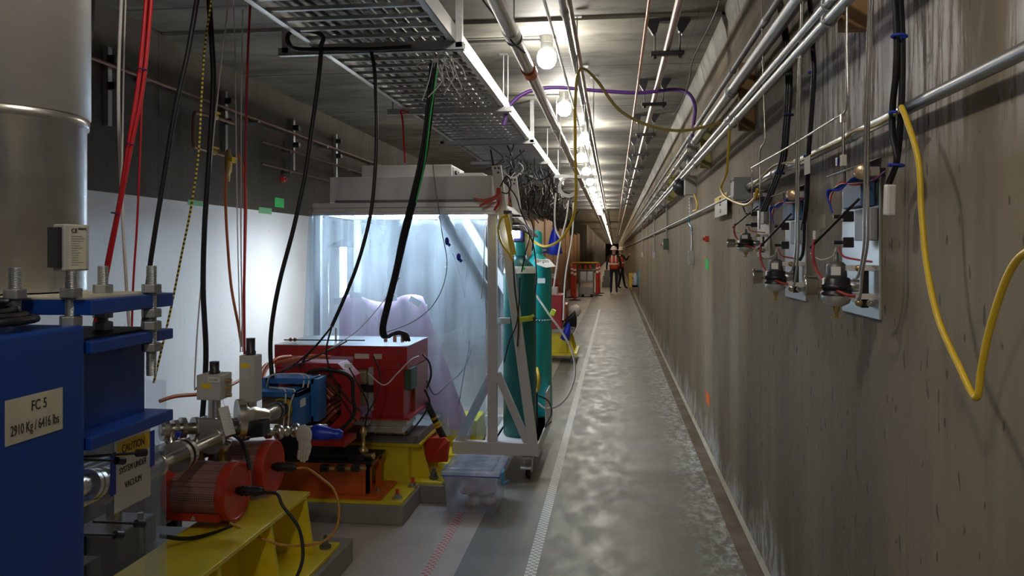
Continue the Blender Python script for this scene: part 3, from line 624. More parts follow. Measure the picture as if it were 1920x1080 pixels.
cable('pump_cable', 'amber sleeved cable looping from the rear red guard', 'cable', [g2, g2+Vector((.05,0,0)), at(600,895,3.6), at(627,920,3.55), at(636,960,3.5), at(625,1000,3.4), at(590,1020,3.35), at(530,1022,3.3), at(480,1005,3.28), at(430,980,3.26)], .0055, M['amber'])
cable('pump_cable', 'black cable dropping over the rear red guard', 'cable', [at(432,812,3.5), at(450,825,3.5), at(462,850,3.45), at(468,880,3.42)], .008, M['black'])

# ------------------------------------------------------------------ concrete plinths and yellow stands
def plinth(x0, x1, y0, y1, z, label):
    return tag(MB().box((x0,y0,0), (x1,y1,z)).build('concrete_plinth', M['concrete'], None, .006), label, 'plinth', 'concrete plinths under the beamline')
plinth(-2.0, -1.30, 1.9, 3.86, .12, 'concrete plinth nearest the camera under the yellow beam')
plinth(-2.1, -1.19, 4.4, 4.82, .11, 'concrete plinth under the orange base')
plinth(-2.1, -1.02, 4.82, 6.2, .11, 'concrete plinth under the red dipole stand')
t = thing('support_beam', 'yellow steel I-beam support under the red pump guards', 'stand', (-1.55,2.5,.12))
fx0, fx1 = -1.74, -1.43; zt_ = .42
MB().box((fx0,1.95,zt_-.018), (fx1,3.62,zt_)).build('top_flange', M['yellow'], t, .002)
MB().box((-1.60,1.95,.14), (-1.578,3.60,zt_-.018)).build('web', M['yellow'], t)
for y in (2.1,2.75,3.2,3.58): MB().prism([(-1.578,.14),(fx1+.03,.14),(fx1-.01,zt_-.018),(-1.578,zt_-.018)], y, y+.02, 'y').build('stiffener', M['yellow'], t)
MB().box((-1.85,1.95,.12), (-1.325,3.74,.14)).build('base_plate', M['yellow'], t, .002)
for (x,y) in ((-1.37,3.66),(-1.37,2.6)): MB().cyl((x,y,.14), (x,y,.152), .028, 16).lathe([(.017,.152),(.017,.175),(.010,.176),(.010,.20)], (x,y,0), n=6, smooth=False).build('anchor_bolt', M['dark_steel'], t)
# black clutter and rails beneath the guards
t = thing('support_rail', 'dark steel slide rail and blocks left of the yellow beam', 'rail', (-1.95,2.6,.2))
MB().box((-2.15,2.0,.30), (-1.86,3.3,.34)).build('rail', M['black2'], t); MB().box((-2.1,2.2,.0), (-2.0,2.3,.30)).box((-2.1,3.1,.0), (-2.0,3.2,.30)).build('support_leg', M['dark_steel'], t)
MB().box((-2.05,2.5,.34), (-1.9,2.75,.42)).build('slide_block', M['dark_steel'], t, .004); MB().cyl((-1.9,3.0,.34), (-1.9,3.0,.5), .012, 10).build('adjuster', M['galv'], t)
cable('floor_cable', 'black cable sagging beneath the front red guard', 'cable', [at(300,1005,3.0), at(350,1010,3.1), at(400,1000,3.2), at(440,985,3.3)], .008, M['black'])

t = thing('shade_trough', 'added dark trough standing for the shade low along the white left wall', 'trough', (-2.55,2.2,0))  # invented trough, dark to stand for shade low on the white wall
MB().box((-2.75,1.2,.10),(-2.35,4.3,.115)).box((-2.36,1.2,.10),(-2.35,4.3,.52)).box((-2.75,1.2,.10),(-2.74,4.3,.52)).build('trough_body', M['dark_steel'], t)
for y in (1.4,2.8,4.1): MB().box((-2.72,y,0),(-2.38,y+.05,.10)).build('foot', M['black2'], t)
for k in range(5): MB().tube(spline([(-2.70+.07*k,1.25,.42+.02*(k%2)),(-2.68+.07*k,2.2,.5),(-2.71+.07*k,3.2,.47),(-2.69+.07*k,4.25,.44)]), .025, 8).build('trough_cable', M['black'], t)
t = thing('vacuum_pump', 'black pump block with steel fittings under the front red guard', 'pump', (-1.95,2.95,.34))
MB().box((-2.12,2.85,.342),(-1.90,3.12,.46)).build('pump_body', M['black2'], t, .01); MB().cyl((-2.0,2.98,.46),(-2.0,2.98,.56),.03,14).build('inlet', M['steel'], t)
# orange base with adjustment stage (under the quadrupole)
t = thing('orange_base', 'orange steel base carrying black adjustment stages', 'stand', (-1.65,4.45,.11))
MB().box((-2.08,4.42,.11), (-1.20,4.80,.125)).build('floor_plate', M['yellow'], t)['label'] = 'yellow floor plate'
MB().box((-2.05,4.44,.125), (-1.33,4.78,.145)).build('base_plate', M['orange'], t, .002)
MB().prism([(-2.0,.145),(-1.42,.145),(-1.42,.32),(-2.0,.32)], 4.50, 4.52, 'y').build('front_web', M['orange'], t)
MB().box((-1.44,4.50,.145), (-1.42,4.56,.32)).box((-1.44,4.70,.145), (-1.42,4.76,.32)).box((-1.44,4.5,.29), (-1.42,4.76,.32)).build('side_frame', M['orange'], t)
MB().box((-2.02,4.48,.32), (-1.40,4.78,.335)).build('black_top', M['black2'], t, .002)
for (x,y) in ((-1.25,4.5),(-1.22,4.74)):
    b_ = MB().cyl((x,y,.125),(x,y,.132),.03,14).prism([(x+.018*math.cos(a*PI/3), y+.018*math.sin(a*PI/3)) for a in range(6)], .132, .15, 'z').build('anchor_nut', M['galv'], t); MB().cyl((x,y,.15),(x,y,.178),.011,10).build('red_cap', M['redp'], b_)
MB().cyl((-1.38,4.55,.145),(-1.38,4.55,.165),.013,6).build('anchor_nut', M['galv'], t)
t2 = thing('adjustment_stage', 'black and brass micrometer adjustment stage on the orange base', 'stage', (-1.55,4.6,.335))
for x in (-1.62,-1.50): MB().box((x-.05,4.50,.335),(x+.05,4.62,.37)).build('slide_block', M['black2'], t2, .003); MB().lathe([(.014,0),(.014,.03),(.02,.032),(.02,.05),(.008,.055)], (x+.05,4.54,.355), (1,0,0), 12).build('micrometer_screw', M['brass'], t2)
MB().box((-1.60,4.52,.37),(-1.50,4.66,.385)).build('top_slide', M['black2'], t2, .002)
MB().lathe([(.03,.37),(.03,.39),(.012,.40),(.012,.46),(.022,.47),(.022,.50),(.010,.51),(.010,.56)], (-1.48,4.58,0), n=14).build('jack_screw', M['brass'], t2)
t3 = thing('motor_housing', 'black motor housing block behind the orange base front', 'motor', (-1.78,4.42,.33)); MB().box((-1.98,4.50,.335),(-1.66,4.76,.56)).build('case', M['black2'], t3, .006); MB().box((-1.60,4.56,.53),(-1.45,4.62,.55)).build('bracket_arm', M['grey'], t3)

# yellow dipole stand
t = thing('dipole_stand', 'yellow steel stand with stiffener ribs under the red dipole magnet', 'stand', (-1.5,5.0,.11))
MB().box((-2.05,4.84,.11),(-1.06,6.0,.125)).build('floor_plate', M['yellow'], t, .002)
MB().box((-1.98,4.86,.125),(-1.28,4.88,.34)).box((-1.30,4.88,.125),(-1.28,5.9,.34)).build('web', M['yellow'], t)
for y in (4.95,5.2,5.5): MB().prism([(-1.28,.125),(-1.16,.125),(-1.22,.34),(-1.28,.34)], y, y+.02, 'y').build('rib', M['yellow'], t)
MB().box((-2.0,4.84,.34),(-1.20,5.95,.36)).build('top_flange', M['yellow'], t, .002)
MB().box((-1.98,4.84,.36),(-1.21,5.9,.41)).build('stone_slab', M['stone'], t, .004)
MB().cyl((-1.13,4.92,.125),(-1.13,4.92,.14),.03,14).prism([(-1.13+.02*math.cos(a*PI/3), 4.92+.02*math.sin(a*PI/3)) for a in range(6)],.14,.165,'z').cyl((-1.13,4.92,.165),(-1.13,4.92,.19),.012,10).build('anchor_nut', M['dark_steel'], t)

# ------------------------------------------------------------------ red dipole magnet
t = thing('dipole_magnet', 'large red dipole magnet box behind the octagonal magnet', 'magnet', (-1.65,4.63,.5))
x0, x1, y0, y1, zb, zt_ = -2.07, -1.235, 4.66, 5.2, .56, .985
MB().box((x0,y0,zt_-.14),(x1,y1,zt_)).build('top_yoke', M['red'], t, .004)
MB().box((x0,y0,zt_-.003+.003),(x1,y1,zt_+.003)).build('top_sheet', M['alu'], t)
MB().box((x1-.22,y0,zb),(x1-.02,y1,zt_-.14)).build('side_yoke', M['red'], t, .004)
MB().box((x0,y0+.01,zb),(x0+.25,y1,zt_-.14)).build('side_yoke', M['red'], t, .004)
MB().box((x0+.02,y0-.02,zb-.012),(x1+.02,y1,zb+.002)).build('bottom_flange', M['red'], t)
MB().box((x0+.1,y0+.03,.47),(x1-.32,y1,zb)).build('lower_yoke', M['red'], t, .004)
for z in (.63,.76): MB().box((-1.78,y0-.05,z),(-1.47,y0+.15,z+.085)).build('coil', M['coil'], t, .015)
MB().box((-1.60,y0-.03,.715),(-1.44,y0+.05,.755)).build('pole_face', M['black2'], t)
MB().box((-1.47,y0-.01,.60),(-1.44,y0+.1,.86)).build('pole_shim', M['grey'], t)
MB().box((x1-.03,y0+.02,.72),(x1+.02,y0+.17,.85)).build('terminal_block', M['dkgreen'], t, .003)
MB().box((x1-.03,y0+.2,.56),(x1,y1,.84)).build('side_cover', M['coil2'], t)
for (x,w) in ((-1.56,.09),(-1.44,.05)): MB().box((x,y0-.002,zt_-.075),(x+w,y0,zt_-.045)).build('rating_plate', M['label'], t)
MB().box((x0+.1,y0-.1,zt_-.05),(x1-.3,y0-.097,.74)).build('clear_cover', M['acr'], t)
b = MB(); [b.cyl((x,y0-.013,z),(x,y0,z),.008,8) for x in (x0+.03,x1-.05) for z in (zt_-.03,zt_-.11)]; b.build('bolt_head', M['dark_steel'], t)
MB().cyl((x0+.02,y0+.1,zt_+.02),(x1-.3,y0+.12,zt_+.022),.004,6).build('sense_tube', M['black'], t)
MB().cyl((-1.75,y0+.2,zt_),(-1.75,y0+.2,zt_+.09),.008,8).build('survey_post', M['alu'], t)
for (u,v) in ((545,637),(553,637)): p = at(u,v,5.0); MB().sph((p.x,p.y,zt_+.02), .012, 6).build('fiducial_ball', M['redp'], t)
b = MB(); [b.cyl((x,y0+.25,zt_),(x,y0+.25,zt_+.05),.012,10) for x in (-1.44,-1.38,-1.33)]; b.build('copper_lug', M['copper'], t)
# motion stage below magnet
t = thing('magnet_mover', 'aluminium mover stage between red magnet and yellow stand', 'stage', (-1.36,4.9,.41))
MB().box((-1.50,4.68,.50),(-1.24,4.90,.545)).build('top_block', M['alu'], t, .003); MB().box((-1.52,4.66,.465),(-1.26,4.9,.50)).build('slide_plate', M['alu'], t, .003)
MB().cyl((-1.40,4.90,.44),(-1.40,4.90,.47),.02,12).build('jack_column', M['steel'], t); MB().box((-1.50,4.85,.41),(-1.30,5.0,.44)).build('base_block', M['alu'], t, .003)
for x in (-1.53,-1.45,-1.36,-1.28): MB().lathe([(.008,0),(.014,.004),(.014,.02),(.006,.03)], (x,4.86,.425), (0,-1,0), 10).build('brass_knob', M['brass'], t)

# ------------------------------------------------------------------ red octagonal quadrupole
qx, qz, qy = at(592,750,4.42).x, at(592,750,4.42).z, at(592,750,4.42).y
t = thing('quadrupole_magnet', 'red octagonal quadrupole magnet with copper coloured coils', 'magnet', (qx,qy,qz-.2))
def octo(r, c): return [(qx+a*r, qz+b_*r) for a,b_ in ((-1,-c),(-c,-1),(c,-1),(1,-c),(1,c),(c,1),(-c,1),(-1,c))]
o_, i_ = octo(.205,.62), octo(.145,.55)
b = MB(); vs = [(a,qy,z) for a,z in o_]+[(a,qy,z) for a,z in i_]+[(a,qy+.16,z) for a,z in o_]+[(a,qy+.16,z) for a,z in i_]; fs = []
for k in range(8):
    j = (k+1)%8; fs += [(k,j,8+j,8+k),(16+k,24+k,24+j,16+j),(k,16+k,16+j,j),(8+k,8+j,24+j,24+k)]
b.add(vs, fs).build('yoke', M['red'], t, .003)
for k in range(4):
    a = PI/4 + k*PI/2; c0 = Vector((qx+math.cos(a)*.10, qy-.02, qz+math.sin(a)*.10)); tv = Vector((-math.sin(a),0,math.cos(a)))
    for w in range(3):
        cc = c0 + Vector((math.cos(a),0,math.sin(a)))*(w-1)*.024
        MB().bar(cc-tv*.06+Vector((0,.08,0)), cc+tv*.06+Vector((0,.08,0)), .20, .020, (math.cos(a),0,math.sin(a))).build('coil', M['coil2'], t, .006)
    MB().bar(Vector((qx+math.cos(a)*.03,qy+.08,qz+math.sin(a)*.03)), Vector((qx+math.cos(a)*.15,qy+.08,qz+math.sin(a)*.15)), .14, .05).build('pole', M['red'], t)
b = MB(); b.tube(spline([at(560,735,4.38),at(570,705,4.38),at(600,693,4.38),at(640,697,4.38),at(660,712,4.38),at(662,745,4.38)]), .010, 8); b.build('wire_loom', M['black'], t)
MB().tube(spline([at(662,745,4.38),at(664,775,4.38),at(645,800,4.38),at(620,812,4.38)]), .010, 8).build('wire_loom', M['black'], t)
MB().box((qx+.17,qy-.02,qz+.185),(qx+.21,qy+.0,qz+.207)).build('white_tag', M['paper'], t)
MB().box((qx-.06,qy-.1,qz-.23),(qx+.2,qy+.1,qz-.2)).build('foot', M['red'], t)
# blue corrector magnet
t = thing('corrector_magnet', 'small blue corrector magnet frame with yellow flange around the beam pipe', 'magnet', at(545,790,3.95))
cx, cy = -1.66, 3.92
bz0, bz1 = BZ-.10, BZ+.125
MB().box((-1.86,3.86,BZ+.055),(-1.59,4.03,BZ+.083)).box((-1.62,3.86,bz0),(-1.59,4.03,BZ+.083)).build('front_frame', M['blue2'], t, .003)
MB().box((-1.84,4.03,bz0),(-1.57,4.10,bz0+.03)).box((-1.84,4.03,bz1-.03),(-1.57,4.16,bz1)).box((-1.59,4.03,bz0),(-1.55,4.16,bz1)).box((-1.86,4.03,bz0),(-1.82,4.16,bz1)).build('rear_frame', M['blue2'], t, .003)
MB().box((-1.80,3.90,bz0+.01),(-1.63,4.02,BZ+.05)).build('coil_block', M['coil'], t, .004)
MB().cyl((BX,3.885,BZ),(BX,3.90,BZ),.055,8).build('yellow_flange', M['yelsign'], t); MB().cyl((BX,3.76,BZ),(BX,3.90,BZ),.026,18).build('pipe_sleeve', M['steel'], t)
MB().box((-1.590,3.89,BZ-.0),(-1.588,3.96,BZ+.04)).build('label_plate', M['paper'], t)
for dx in (0,.05):
    MB().tube(spline([(-1.78+dx,3.95,BZ+.09),(-1.70+dx,3.90,BZ+.092),(-1.66+dx,3.87,BZ+.085),(-1.65+dx/2,3.845,BZ+.02),(-1.66+dx/2,3.845,BZ-.09)]), .004, 6).build('white_lead', M['whitec'], t)
    MB().tube(spline([(-1.82,4.0,BZ+.08),(-1.80,4.0,BZ+.14),(-1.74,4.05,BZ+.145),(-1.64+dx/2,4.05,BZ+.14),(-1.62+dx/2,4.0,BZ+.07)]), .004, 6).build('white_lead', M['whitec'], t)
# glove and blue cap hanging in front
p = at(570,812,3.85); t = thing('latex_glove', 'white rubber glove draped over the beam line end', 'glove', p)
b = MB(); b.sph((p.x,p.y,p.z-.01), .05, 12, (.82,.25,1.0)); b.sph((p.x+.004,p.y,p.z-.065), .046, 12, (.72,.24,1.3)); b.build('palm', M['glove'], t)
for k in range(5):
    x = p.x-.022+k*.013; ln = (.075,.095,.10,.08,.03)[k]; z0 = p.z-(.085 if k<4 else .06)
    MB().tube([(x,p.y,z0),(x-.003,p.y-.002,z0-ln*.5),(x-.002,p.y,z0-ln*.55)], [.0105,.0095,.006], 8).build('finger', M['glove'], t)
p = at(605,812,3.95); t = thing('wrapped_pipe_end', 'bright blue plastic wrapping on the end of the stainless tube', 'wrapping', p)
MB().lathe([(.02,-.06),(.036,-.05),(.038,-.01),(.032,.03),(.024,.06),(.028,.08),(.016,.10)], p, (1,.1,-.08), 14).build('wrapping', M['bluep'], t)

# ------------------------------------------------------------------ cabin (soft-wall enclosure on casters)
CY0, CY1, CX0, CX1 = 5.40, 6.35, -2.11, -.79
t = thing('cleanroom_cabin', 'white wheeled soft-wall cabin frame with filter box on top', 'cabin', (-1.4,5.4,.0))
MB().box((CX0,CY0,H+.285),(CX1,CY0+.05,H+.315)).box((CX0,CY0-.01,H+.315),(CX1,CY0+.02,H+.35)).box((CX0,CY0-.025,H+.262),(CX1,CY0+.0,H+.285)).build('front_rail', M['alu'], t, .003)
MB().box((CX0,CY1-.05,H+.27),(CX1,CY1,H+.35)).build('rear_rail', M['alu'], t, .003)
MB().box((CX1-.05,CY0+.05,H+.27),(CX1,CY1-.05,H+.35)).build('side_rail', M['alu'], t, .003); MB().box((CX0,CY0+.05,H+.27),(CX0+.05,CY1-.05,H+.35)).build('side_rail', M['alu'], t, .003)
fb = MB().box((-2.0,CY0+.03,H+.352),(-.84,CY1-.05,H+.535)).build('filter_box', M['white'], t, .006)
MB().box((-1.96,CY0+.022,H+.352),(-.88,CY0+.03,H+.37)).build('gasket_strip', M['dark_steel'], fb)
fan = MB().box((-1.83,5.62,H+.535),(-1.16,6.1,H+.635)).build('fan_housing', M['white'], t, .006)
MB().box((-1.16,5.66,H+.55),(-1.155,5.9,H+.62)).build('fan_controls', M['grey'], fan); [MB().cyl((-1.155,yk,H+.585),(-1.14,yk,H+.585),.015,10).build('speed_knob', M['black2'], fan) for yk in (5.72,5.8)]
MB().box((-1.16,5.74,H+.535),(-.95,5.96,H+.585)).build('switch_box', M['white'], fan, .004)
for yy in (CY0, CY1-.07):
    fr = MB().box((-.865,yy,.16),(-.80,yy+.05,H+.27)).build('post', M['white'], t, .004)
    MB().bar((-.805,yy+.025,H+.60),(-.545,yy+.025,.17), .05, .065).build('slanted_post', M['white'], t, .004)
    b = MB(); [b.cyl((x,yy-.004,z),(x,yy+.0,z),.008,8) for x,z in ((-.81,H+.58),(-.785,H+.58),(-.79,H+.55),(-.56,.215),(-.535,.215),(-.56,.185),(-.535,.185))]; b.build('bolt_head', M['black2'], fr)
    MB().box((-1.11,yy-.006,.162),(-.51,yy+.06,.25)).build('base_beam', M['white'], t, .004)
    MB().bar((-.82,yy+.03,.75),(-1.08,yy+.03,.22), .04, .06).build('knee_brace', M['white'], t, .004)
    MB().bar((-.80,yy+.03,.72),(-.57,yy+.03,.20), .04, .05).build('knee_brace', M['white'], t, .004)
    MB().bar((-1.19,yy+.03,H+.27),(-.84,yy+.03,H-.33), .04, .07).build('knee_brace', M['white'], t, .004)
    MB().box((CX0,yy,.165),(CX0+.05,yy+.05,H+.27)).build('post', M['white'], t, .004)
MB().box((-.62,CY0+.06,.165),(-.51,CY1-.07,.25)).build('side_beam', M['white'], t, .004); MB().box((-.865,CY0+.05,.165),(-.81,CY1-.07,.25)).build('side_beam', M['white'], t, .004); MB().box((-1.11,CY0+.06,.165),(-1.05,CY1-.07,.25)).build('side_beam', M['white'], t, .004)
MB().box((-.83,CY0+.06,.235),(-.52,CY1+.2,.25)).build('bottle_deck', M['white'], t)
MB().box((-.515,5.95,.17),(-.505,6.55,.50)).build('side_panel', M['white'], t, .002)
def caster(x, y):
    c = MB().cb((x,y,.155), (.07,.07,.012)).box((x-.03,y-.01,.06),(x-.024,y+.05,.15)).box((x+.024,y-.01,.06),(x+.03,y+.05,.15)).build('caster', M['galv'], t)
    MB().lathe([(.032,-.016),(.042,-.012),(.042,.012),(.032,.016)], (x,y+.03,.045), (1,0,0), 20).build('wheel', M['black'], c); MB().cb((x-.01,y-.035,.10), (.07,.06,.008), (.35,0,0)).build('brake_pedal', M['alu'], c)
caster(-.585, CY0-.0); caster(-.585, CY1); caster(-1.06, CY0+.1); caster(-1.06, CY1)
# curtains hang from the rails: parts of the cabin
def sheet(name, p0, p1, z0, z1, m, amp, n=60, k=14, flare=0., seed=1):
    rnd = random.Random(seed); ph = [rnd.uniform(0,6.3) for _ in range(6)]; p0, p1 = Vector(p0), Vector(p1); dv = (p1-p0); nv = Vector((dv.y,-dv.x,0)).normalized(); vs, fs = [], []
    for j in range(k+1):
        w = j/k; z = z1+(z0-z1)*w
        for i in range(n+1):
            s_ = i/n; q = p0+dv*s_; a = amp*(.35+.65*w)
            off = a*(math.sin(s_*23+ph[0]+w*.6)+.6*math.sin(s_*41+ph[1]-w)+.5*math.sin(s_*11+ph[2]+2*w))*.5
            q = q+nv*(off+.02*flare*w)-dv.normalized()*flare*w*(1-s_)*.06; vs.append((q.x,q.y,z))
    for j in range(k):
        for i in range(n): a = j*(n+1)+i; fs.append((a,a+1,a+n+2,a+n+1))
    return MB().add(vs, fs, True).build(name, m, t)
sheet('front_curtain', (CX0-.02,CY0-.035,0), (-.87,CY0-.035,0), .30, H+.268, M['film'], .022, flare=1)
sheet('left_curtain', (CX0-.02,CY1,0), (CX0-.02,CY0-.02,0), .30, H+.268, M['film2'], .02, seed=3)
sheet('rear_curtain', (-.86,CY1+.01,0), (CX0,CY1+.01,0), .30, H+.268, M['film2'], .02, seed=4)
sheet('right_curtain', (-.80,CY0+.06,0), (-.80,CY1-.02,0), .40, H+.268, M['film2'], .012, seed=5)
MB().box((-1.95,5.70,H+.30),(-1.05,5.86,H+.345)).build('light_housing', M['white'], t)
lt = MB().cyl((-1.93,5.78,H+.285),(-1.07,5.78,H+.285),.014,10).cyl((-1.93,5.82,H+.285),(-1.07,5.82,H+.285),.014,10).build('tube_lamp', INLAMP, t)
MB().box((-.66,6.36,H-.18),(-.60,6.37,H+.12)).build('glow_strip', M['paper'], t, .002)  # white strip stands in for the curtain glowing with light
# drawn-back grey flap on the right flank
b = MB(); pts = [(-.79,5.5,H+.36),(-.77,6.0,H+.36),(-.64,6.15,H+.12),(-.60,6.33,H+.12),(-.60,6.33,H+.14),(-.74,6.32,H+.36)]
b.add([(-.785,5.48,H+.34),(-.775,6.30,H+.34),(-.60,6.30,H+.12),(-.70,5.62,H+.12)], [(0,1,2,3)]).build('side_flap', M['stone'], t, 0, 2, .008)
t2 = thing('wall_fill_light', 'added upright lamp brightening the white wall behind the left corner of the cabin', 'light', (-2.45,7.0,0))  # lamp added for an inferred unseen source, to brighten the white left wall
MB().cyl((-2.45,7.0,.02),(-2.45,7.0,1.0),.015,10).cyl((-2.45,7.0,0),(-2.45,7.0,.03),.15,18).build('stand', M['dark_steel'], t2)
MB().cyl((-2.45,7.0,1.0),(-2.45,7.0,1.60),.03,14).build('tube_lamp', WALLFILL, t2)
MB().lathe([(.02,1.66),(.16,1.60),(.165,1.60),(.02,1.67)], (-2.45,7.0,0), n=20).build('shade', M['black2'], t2)  # hood added to keep this lamp's light off the ceiling and upper wall
# bright work light strapped to the frame
t2 = thing('work_light', 'small blue work light glowing above the gas bottles', 'light', at(967,440,6.0))
p = at(970,442,5.46); MB().cb(p, (.10,.06,.09)).build('case', M['navy'], t2, .008); MB().cb(p+Vector((-.01,-.032,.01)), (.06,.006,.05)).build('lens', WORKLED, t2); MB().bar(p+Vector((0,0,.04)), p+Vector((-.03,.0,.12)), .02,.02).build('mount_arm', M['black2'], t2)
# pink sheet inside the cabin
b = MB(); vs = []; cols = 26
for j in range(15):
    w = j/14
    for i in range(cols):
        s_ = i/(cols-1); xl, xr = -2.0+.0*w, -1.38+.40*w
        x = xl+(xr-xl)*s_; z = 1.22+.03*math.sin(s_*9)-(.95)*w; y = 5.62+.035*math.sin(s_*14+w*4)+.03*math.sin(s_*29)*w-.08*w
        vs.append((x,y,z))
fs = [(j*cols+i,j*cols+i+1,(j+1)*cols+i+1,(j+1)*cols+i) for j in range(14) for i in range(cols-1)]
t2 = thing('pink_sheet', 'pale pink plastic sheet taped up inside the cabin', 'plastic sheet', (-1.7,5.6,.3))
b.add(vs,fs,True).build('sheet', M['pink'], t2, 0, 2, .002)
for (x,z,r_) in ((-1.86,1.24,.1),(-1.60,1.22,-.15),(-1.42,1.20,.5),(-1.98,1.2,-.1)): MB().cb((x,5.585,z), (.09,.003,.045), (0,r_,0)).build('tape_piece', M['paper'], t2)
# stand inside the cabin supporting the sheet (seen through the vinyl)
t2 = thing('inner_stand', 'yellow stand base seen through the vinyl at cabin bottom', 'stand', (-1.35,5.9,.0)); MB().box((-1.35,5.75,.12),(-1.0,6.1,.32)).build('base', M['yellow'], t2, .004); MB().box((-1.9,5.72,.12),(-1.45,6.1,1.15)).build('covered_box', M['white'], t2, .01)
# red streamers / strap tied on the rail
t2 = thing('red_ribbon', 'red warning ribbon tied on the cabin rail corner', 'ribbon', at(915,375,5.35))
for pts in ([(935,352),(930,368),(908,375),(888,372)], [(930,370),(915,378),(900,386)], [(935,354),(936,378),(927,394)]):
    q = [at(u,v,5.35) for u,v in pts]; b = MB(); s3 = spline(q,5); 
    for k in range(len(s3)-1): b.bar(s3[k], s3[k+1]+(s3[k+1]-s3[k])*.15, .002, .026-.001*k, (.35,0,1))
    b.build('ribbon_tail', M['redp'], t2)
# yellow power strip with plugs
t2 = thing('power_strip', 'yellow power strip hung on the slanted white post with black plugs', 'power strip', at(958,440,5.3))
MB().bar(at(949,402,5.32), at(963,478,5.30), .035, .05, (0,1,0)).build('strip_body', M['yel'], t2, .004)
for k,(u,v) in enumerate(((968,405),(968,420),(969,430))): p = at(u,v,5.30); MB().cb(p, (.05,.03,.018)).build('plug', M['black'], t2, .003)
MB().cb(at(952,398,5.3), (.05,.05,.02)).build('end_cap', M['black2'], t2)
cable('extension_lead', 'short yellow cord looping from the power strip down its post', 'cord', [at(952,402,5.28),at(940,410,5.26),at(934,430,5.26),at(940,455,5.28),at(955,478,5.28),at(961,490,5.3)], .008, M['yel'])
for i,pts in enumerate([[(972,405),(990,408),(1000,430),(998,470)], [(972,420),(985,424),(992,445),(985,475),(978,510)], [(972,430),(992,440),(1002,470),(1006,520),(1003,548)], [(945,340),(955,352),(968,370),(978,400),(992,430)], [(938,350),(950,330),(958,345),(952,362),(940,360)], [(975,520),(970,600),(955,640),(945,680)], [(962,485),(965,540),(972,600),(970,650)]]):
    cable('power_cable', ['black cable from the top plug of the yellow power strip','black cable from the middle plug of the yellow power strip','black cable falling past both gas bottles','black cable over the grey cabin flap','black cable looped behind the slanted post top','thin black cord crossing the front gas bottle','thin grey cord hanging in front of the dark gas bottle'][i], 'cable', [at(u,v,5.25 if i in(3,4) else 5.35) for u,v in pts], .0045, M['black'])
cable('chain', 'small silver bead chain hanging inside the vinyl near the post', 'chain', [at(915,405,5.33),at(910,420,5.33),at(908,470,5.33),at(906,520,5.33),at(902,560,5.33)], .003, M['chain'])
cable('thin_cable', 'thin dark cable looping down inside the cabin at right', 'cable', [at(838,450,5.55),at(858,500,5.55),at(872,560,5.55),at(885,640,5.55),at(870,690,5.55),at(840,720,5.5),at(815,740,5.4),at(800,715,5.2)], .004, M['black'])
cable('thin_cable', 'thin dark cable hanging straight inside the cabin beside the knee brace', 'cable', [at(878,480,5.6),at(872,560,5.6),at(880,640,5.6),at(870,700,5.6),at(860,760,5.6)], .004, M['black'])
for i,(u,v) in enumerate(((838,452),(860,482))): tag(MB().sph(at(u,v,5.32), .022, 6, (.7,.4,1.2)).cb(at(u+3,v+6,5.32), (.03,.004,.02), (0,.7,0)).build('tape_flag', M['bluetape']), ['upper blue tape flag stuck on the vinyl','lower blue tape flag stuck on the vinyl'][i], 'tape')

# ------------------------------------------------------------------ gas bottles
def bottle(p, m, label, hgt):
    t = thing('gas_bottle', label, 'gas cylinder', p, 'teal gas cylinders strapped to the cabin')
    R = .118
    MB().lathe([(R-.012,0),(R,.015),(R,hgt),(R*.97,hgt+.04),(R*.85,hgt+.085),(R*.6,hgt+.12),(.045,hgt+.14),(.04,hgt+.16)], p, n=36).build('steel_shell', m, t)
    return t, R
z0 = .25
t, R = bottle(Vector((-.672,5.66,z0)), M['teal2'], 'dark teal gas cylinder in front, standing on the cabin base', 1.12)
MB().lathe([(.1175,1.155),(.1115,1.185),(.105,1.2),(.10,1.205)], (-.672,5.66,z0), n=36).build('shoulder_label', M['paper'], t)
MB().lathe([(.045,1.28),(.045,1.29),(.04,1.44),(.02,1.46)], (-.672,5.66,z0), n=16).build('valve_cap', M['bottle'], t)
MB().cyl((-.63,5.55,z0+1.19),(-.63,5.545,z0+1.19),.012,10).build('green_tag', M['green'], t)
t, R = bottle(Vector((-.615,6.36,z0)), M['bottle'], 'bright teal gas cylinder behind, wearing a white paper collar', 1.14)
MB().lathe([(.045,1.30),(.045,1.32),(.04,1.46),(.02,1.48)], (-.615,6.36,z0), n=16).build('valve_cap', M['bottle'], t)
pa = at(1012,480,6.22); cl = MB().add([at(1000,487,6.2),at(1010,481,6.4),at(1030,487,6.35),at(1042,500,6.15),at(1024,502,6.05),at(1006,496,6.1)], [(0,1,2,3,4,5)]).build('paper_collar', M['paper'], t, 0, 2, .002)
text('lettering', 'airgas', .045, M['ink'], at(1018,488,6.10)+Vector((0,-.012,-.004)), Euler((PI/2-.6,-.0,.05)), t, squash=.9)
MB().box((-.60,6.24,z0+1.06),(-.54,6.243,z0+1.10)).build('label_patch', M['paper'], t)
t = thing('ratchet_strap', 'yellow ratchet strap holding the dark gas cylinder', 'strap', at(975,600,5.5))
zs = at(975,602,5.54).z
MB().torus((-.672,5.66,zs), .123, .004, (0,0,1), 36, 6).build('webbing', M['black'], t)
b = MB(); p = at(985,598,5.42); b.cb(p, (.10,.03,.035), (0,-.15,.1)).cb(p+Vector((.03,-.012,.01)), (.07,.02,.02), (0,-.5,0)).build('buckle', M['lime'], t, .004); MB().box((-.81,5.50,zs-.02),(-.72,5.56,zs+.02)).build('bracket', M['galv'], t, .003)
t = thing('chain', 'silver chain with yellow clasp around the bright teal cylinder', 'chain', at(1020,600,6.2)); zs = at(1020,601,6.25).z
b = MB()
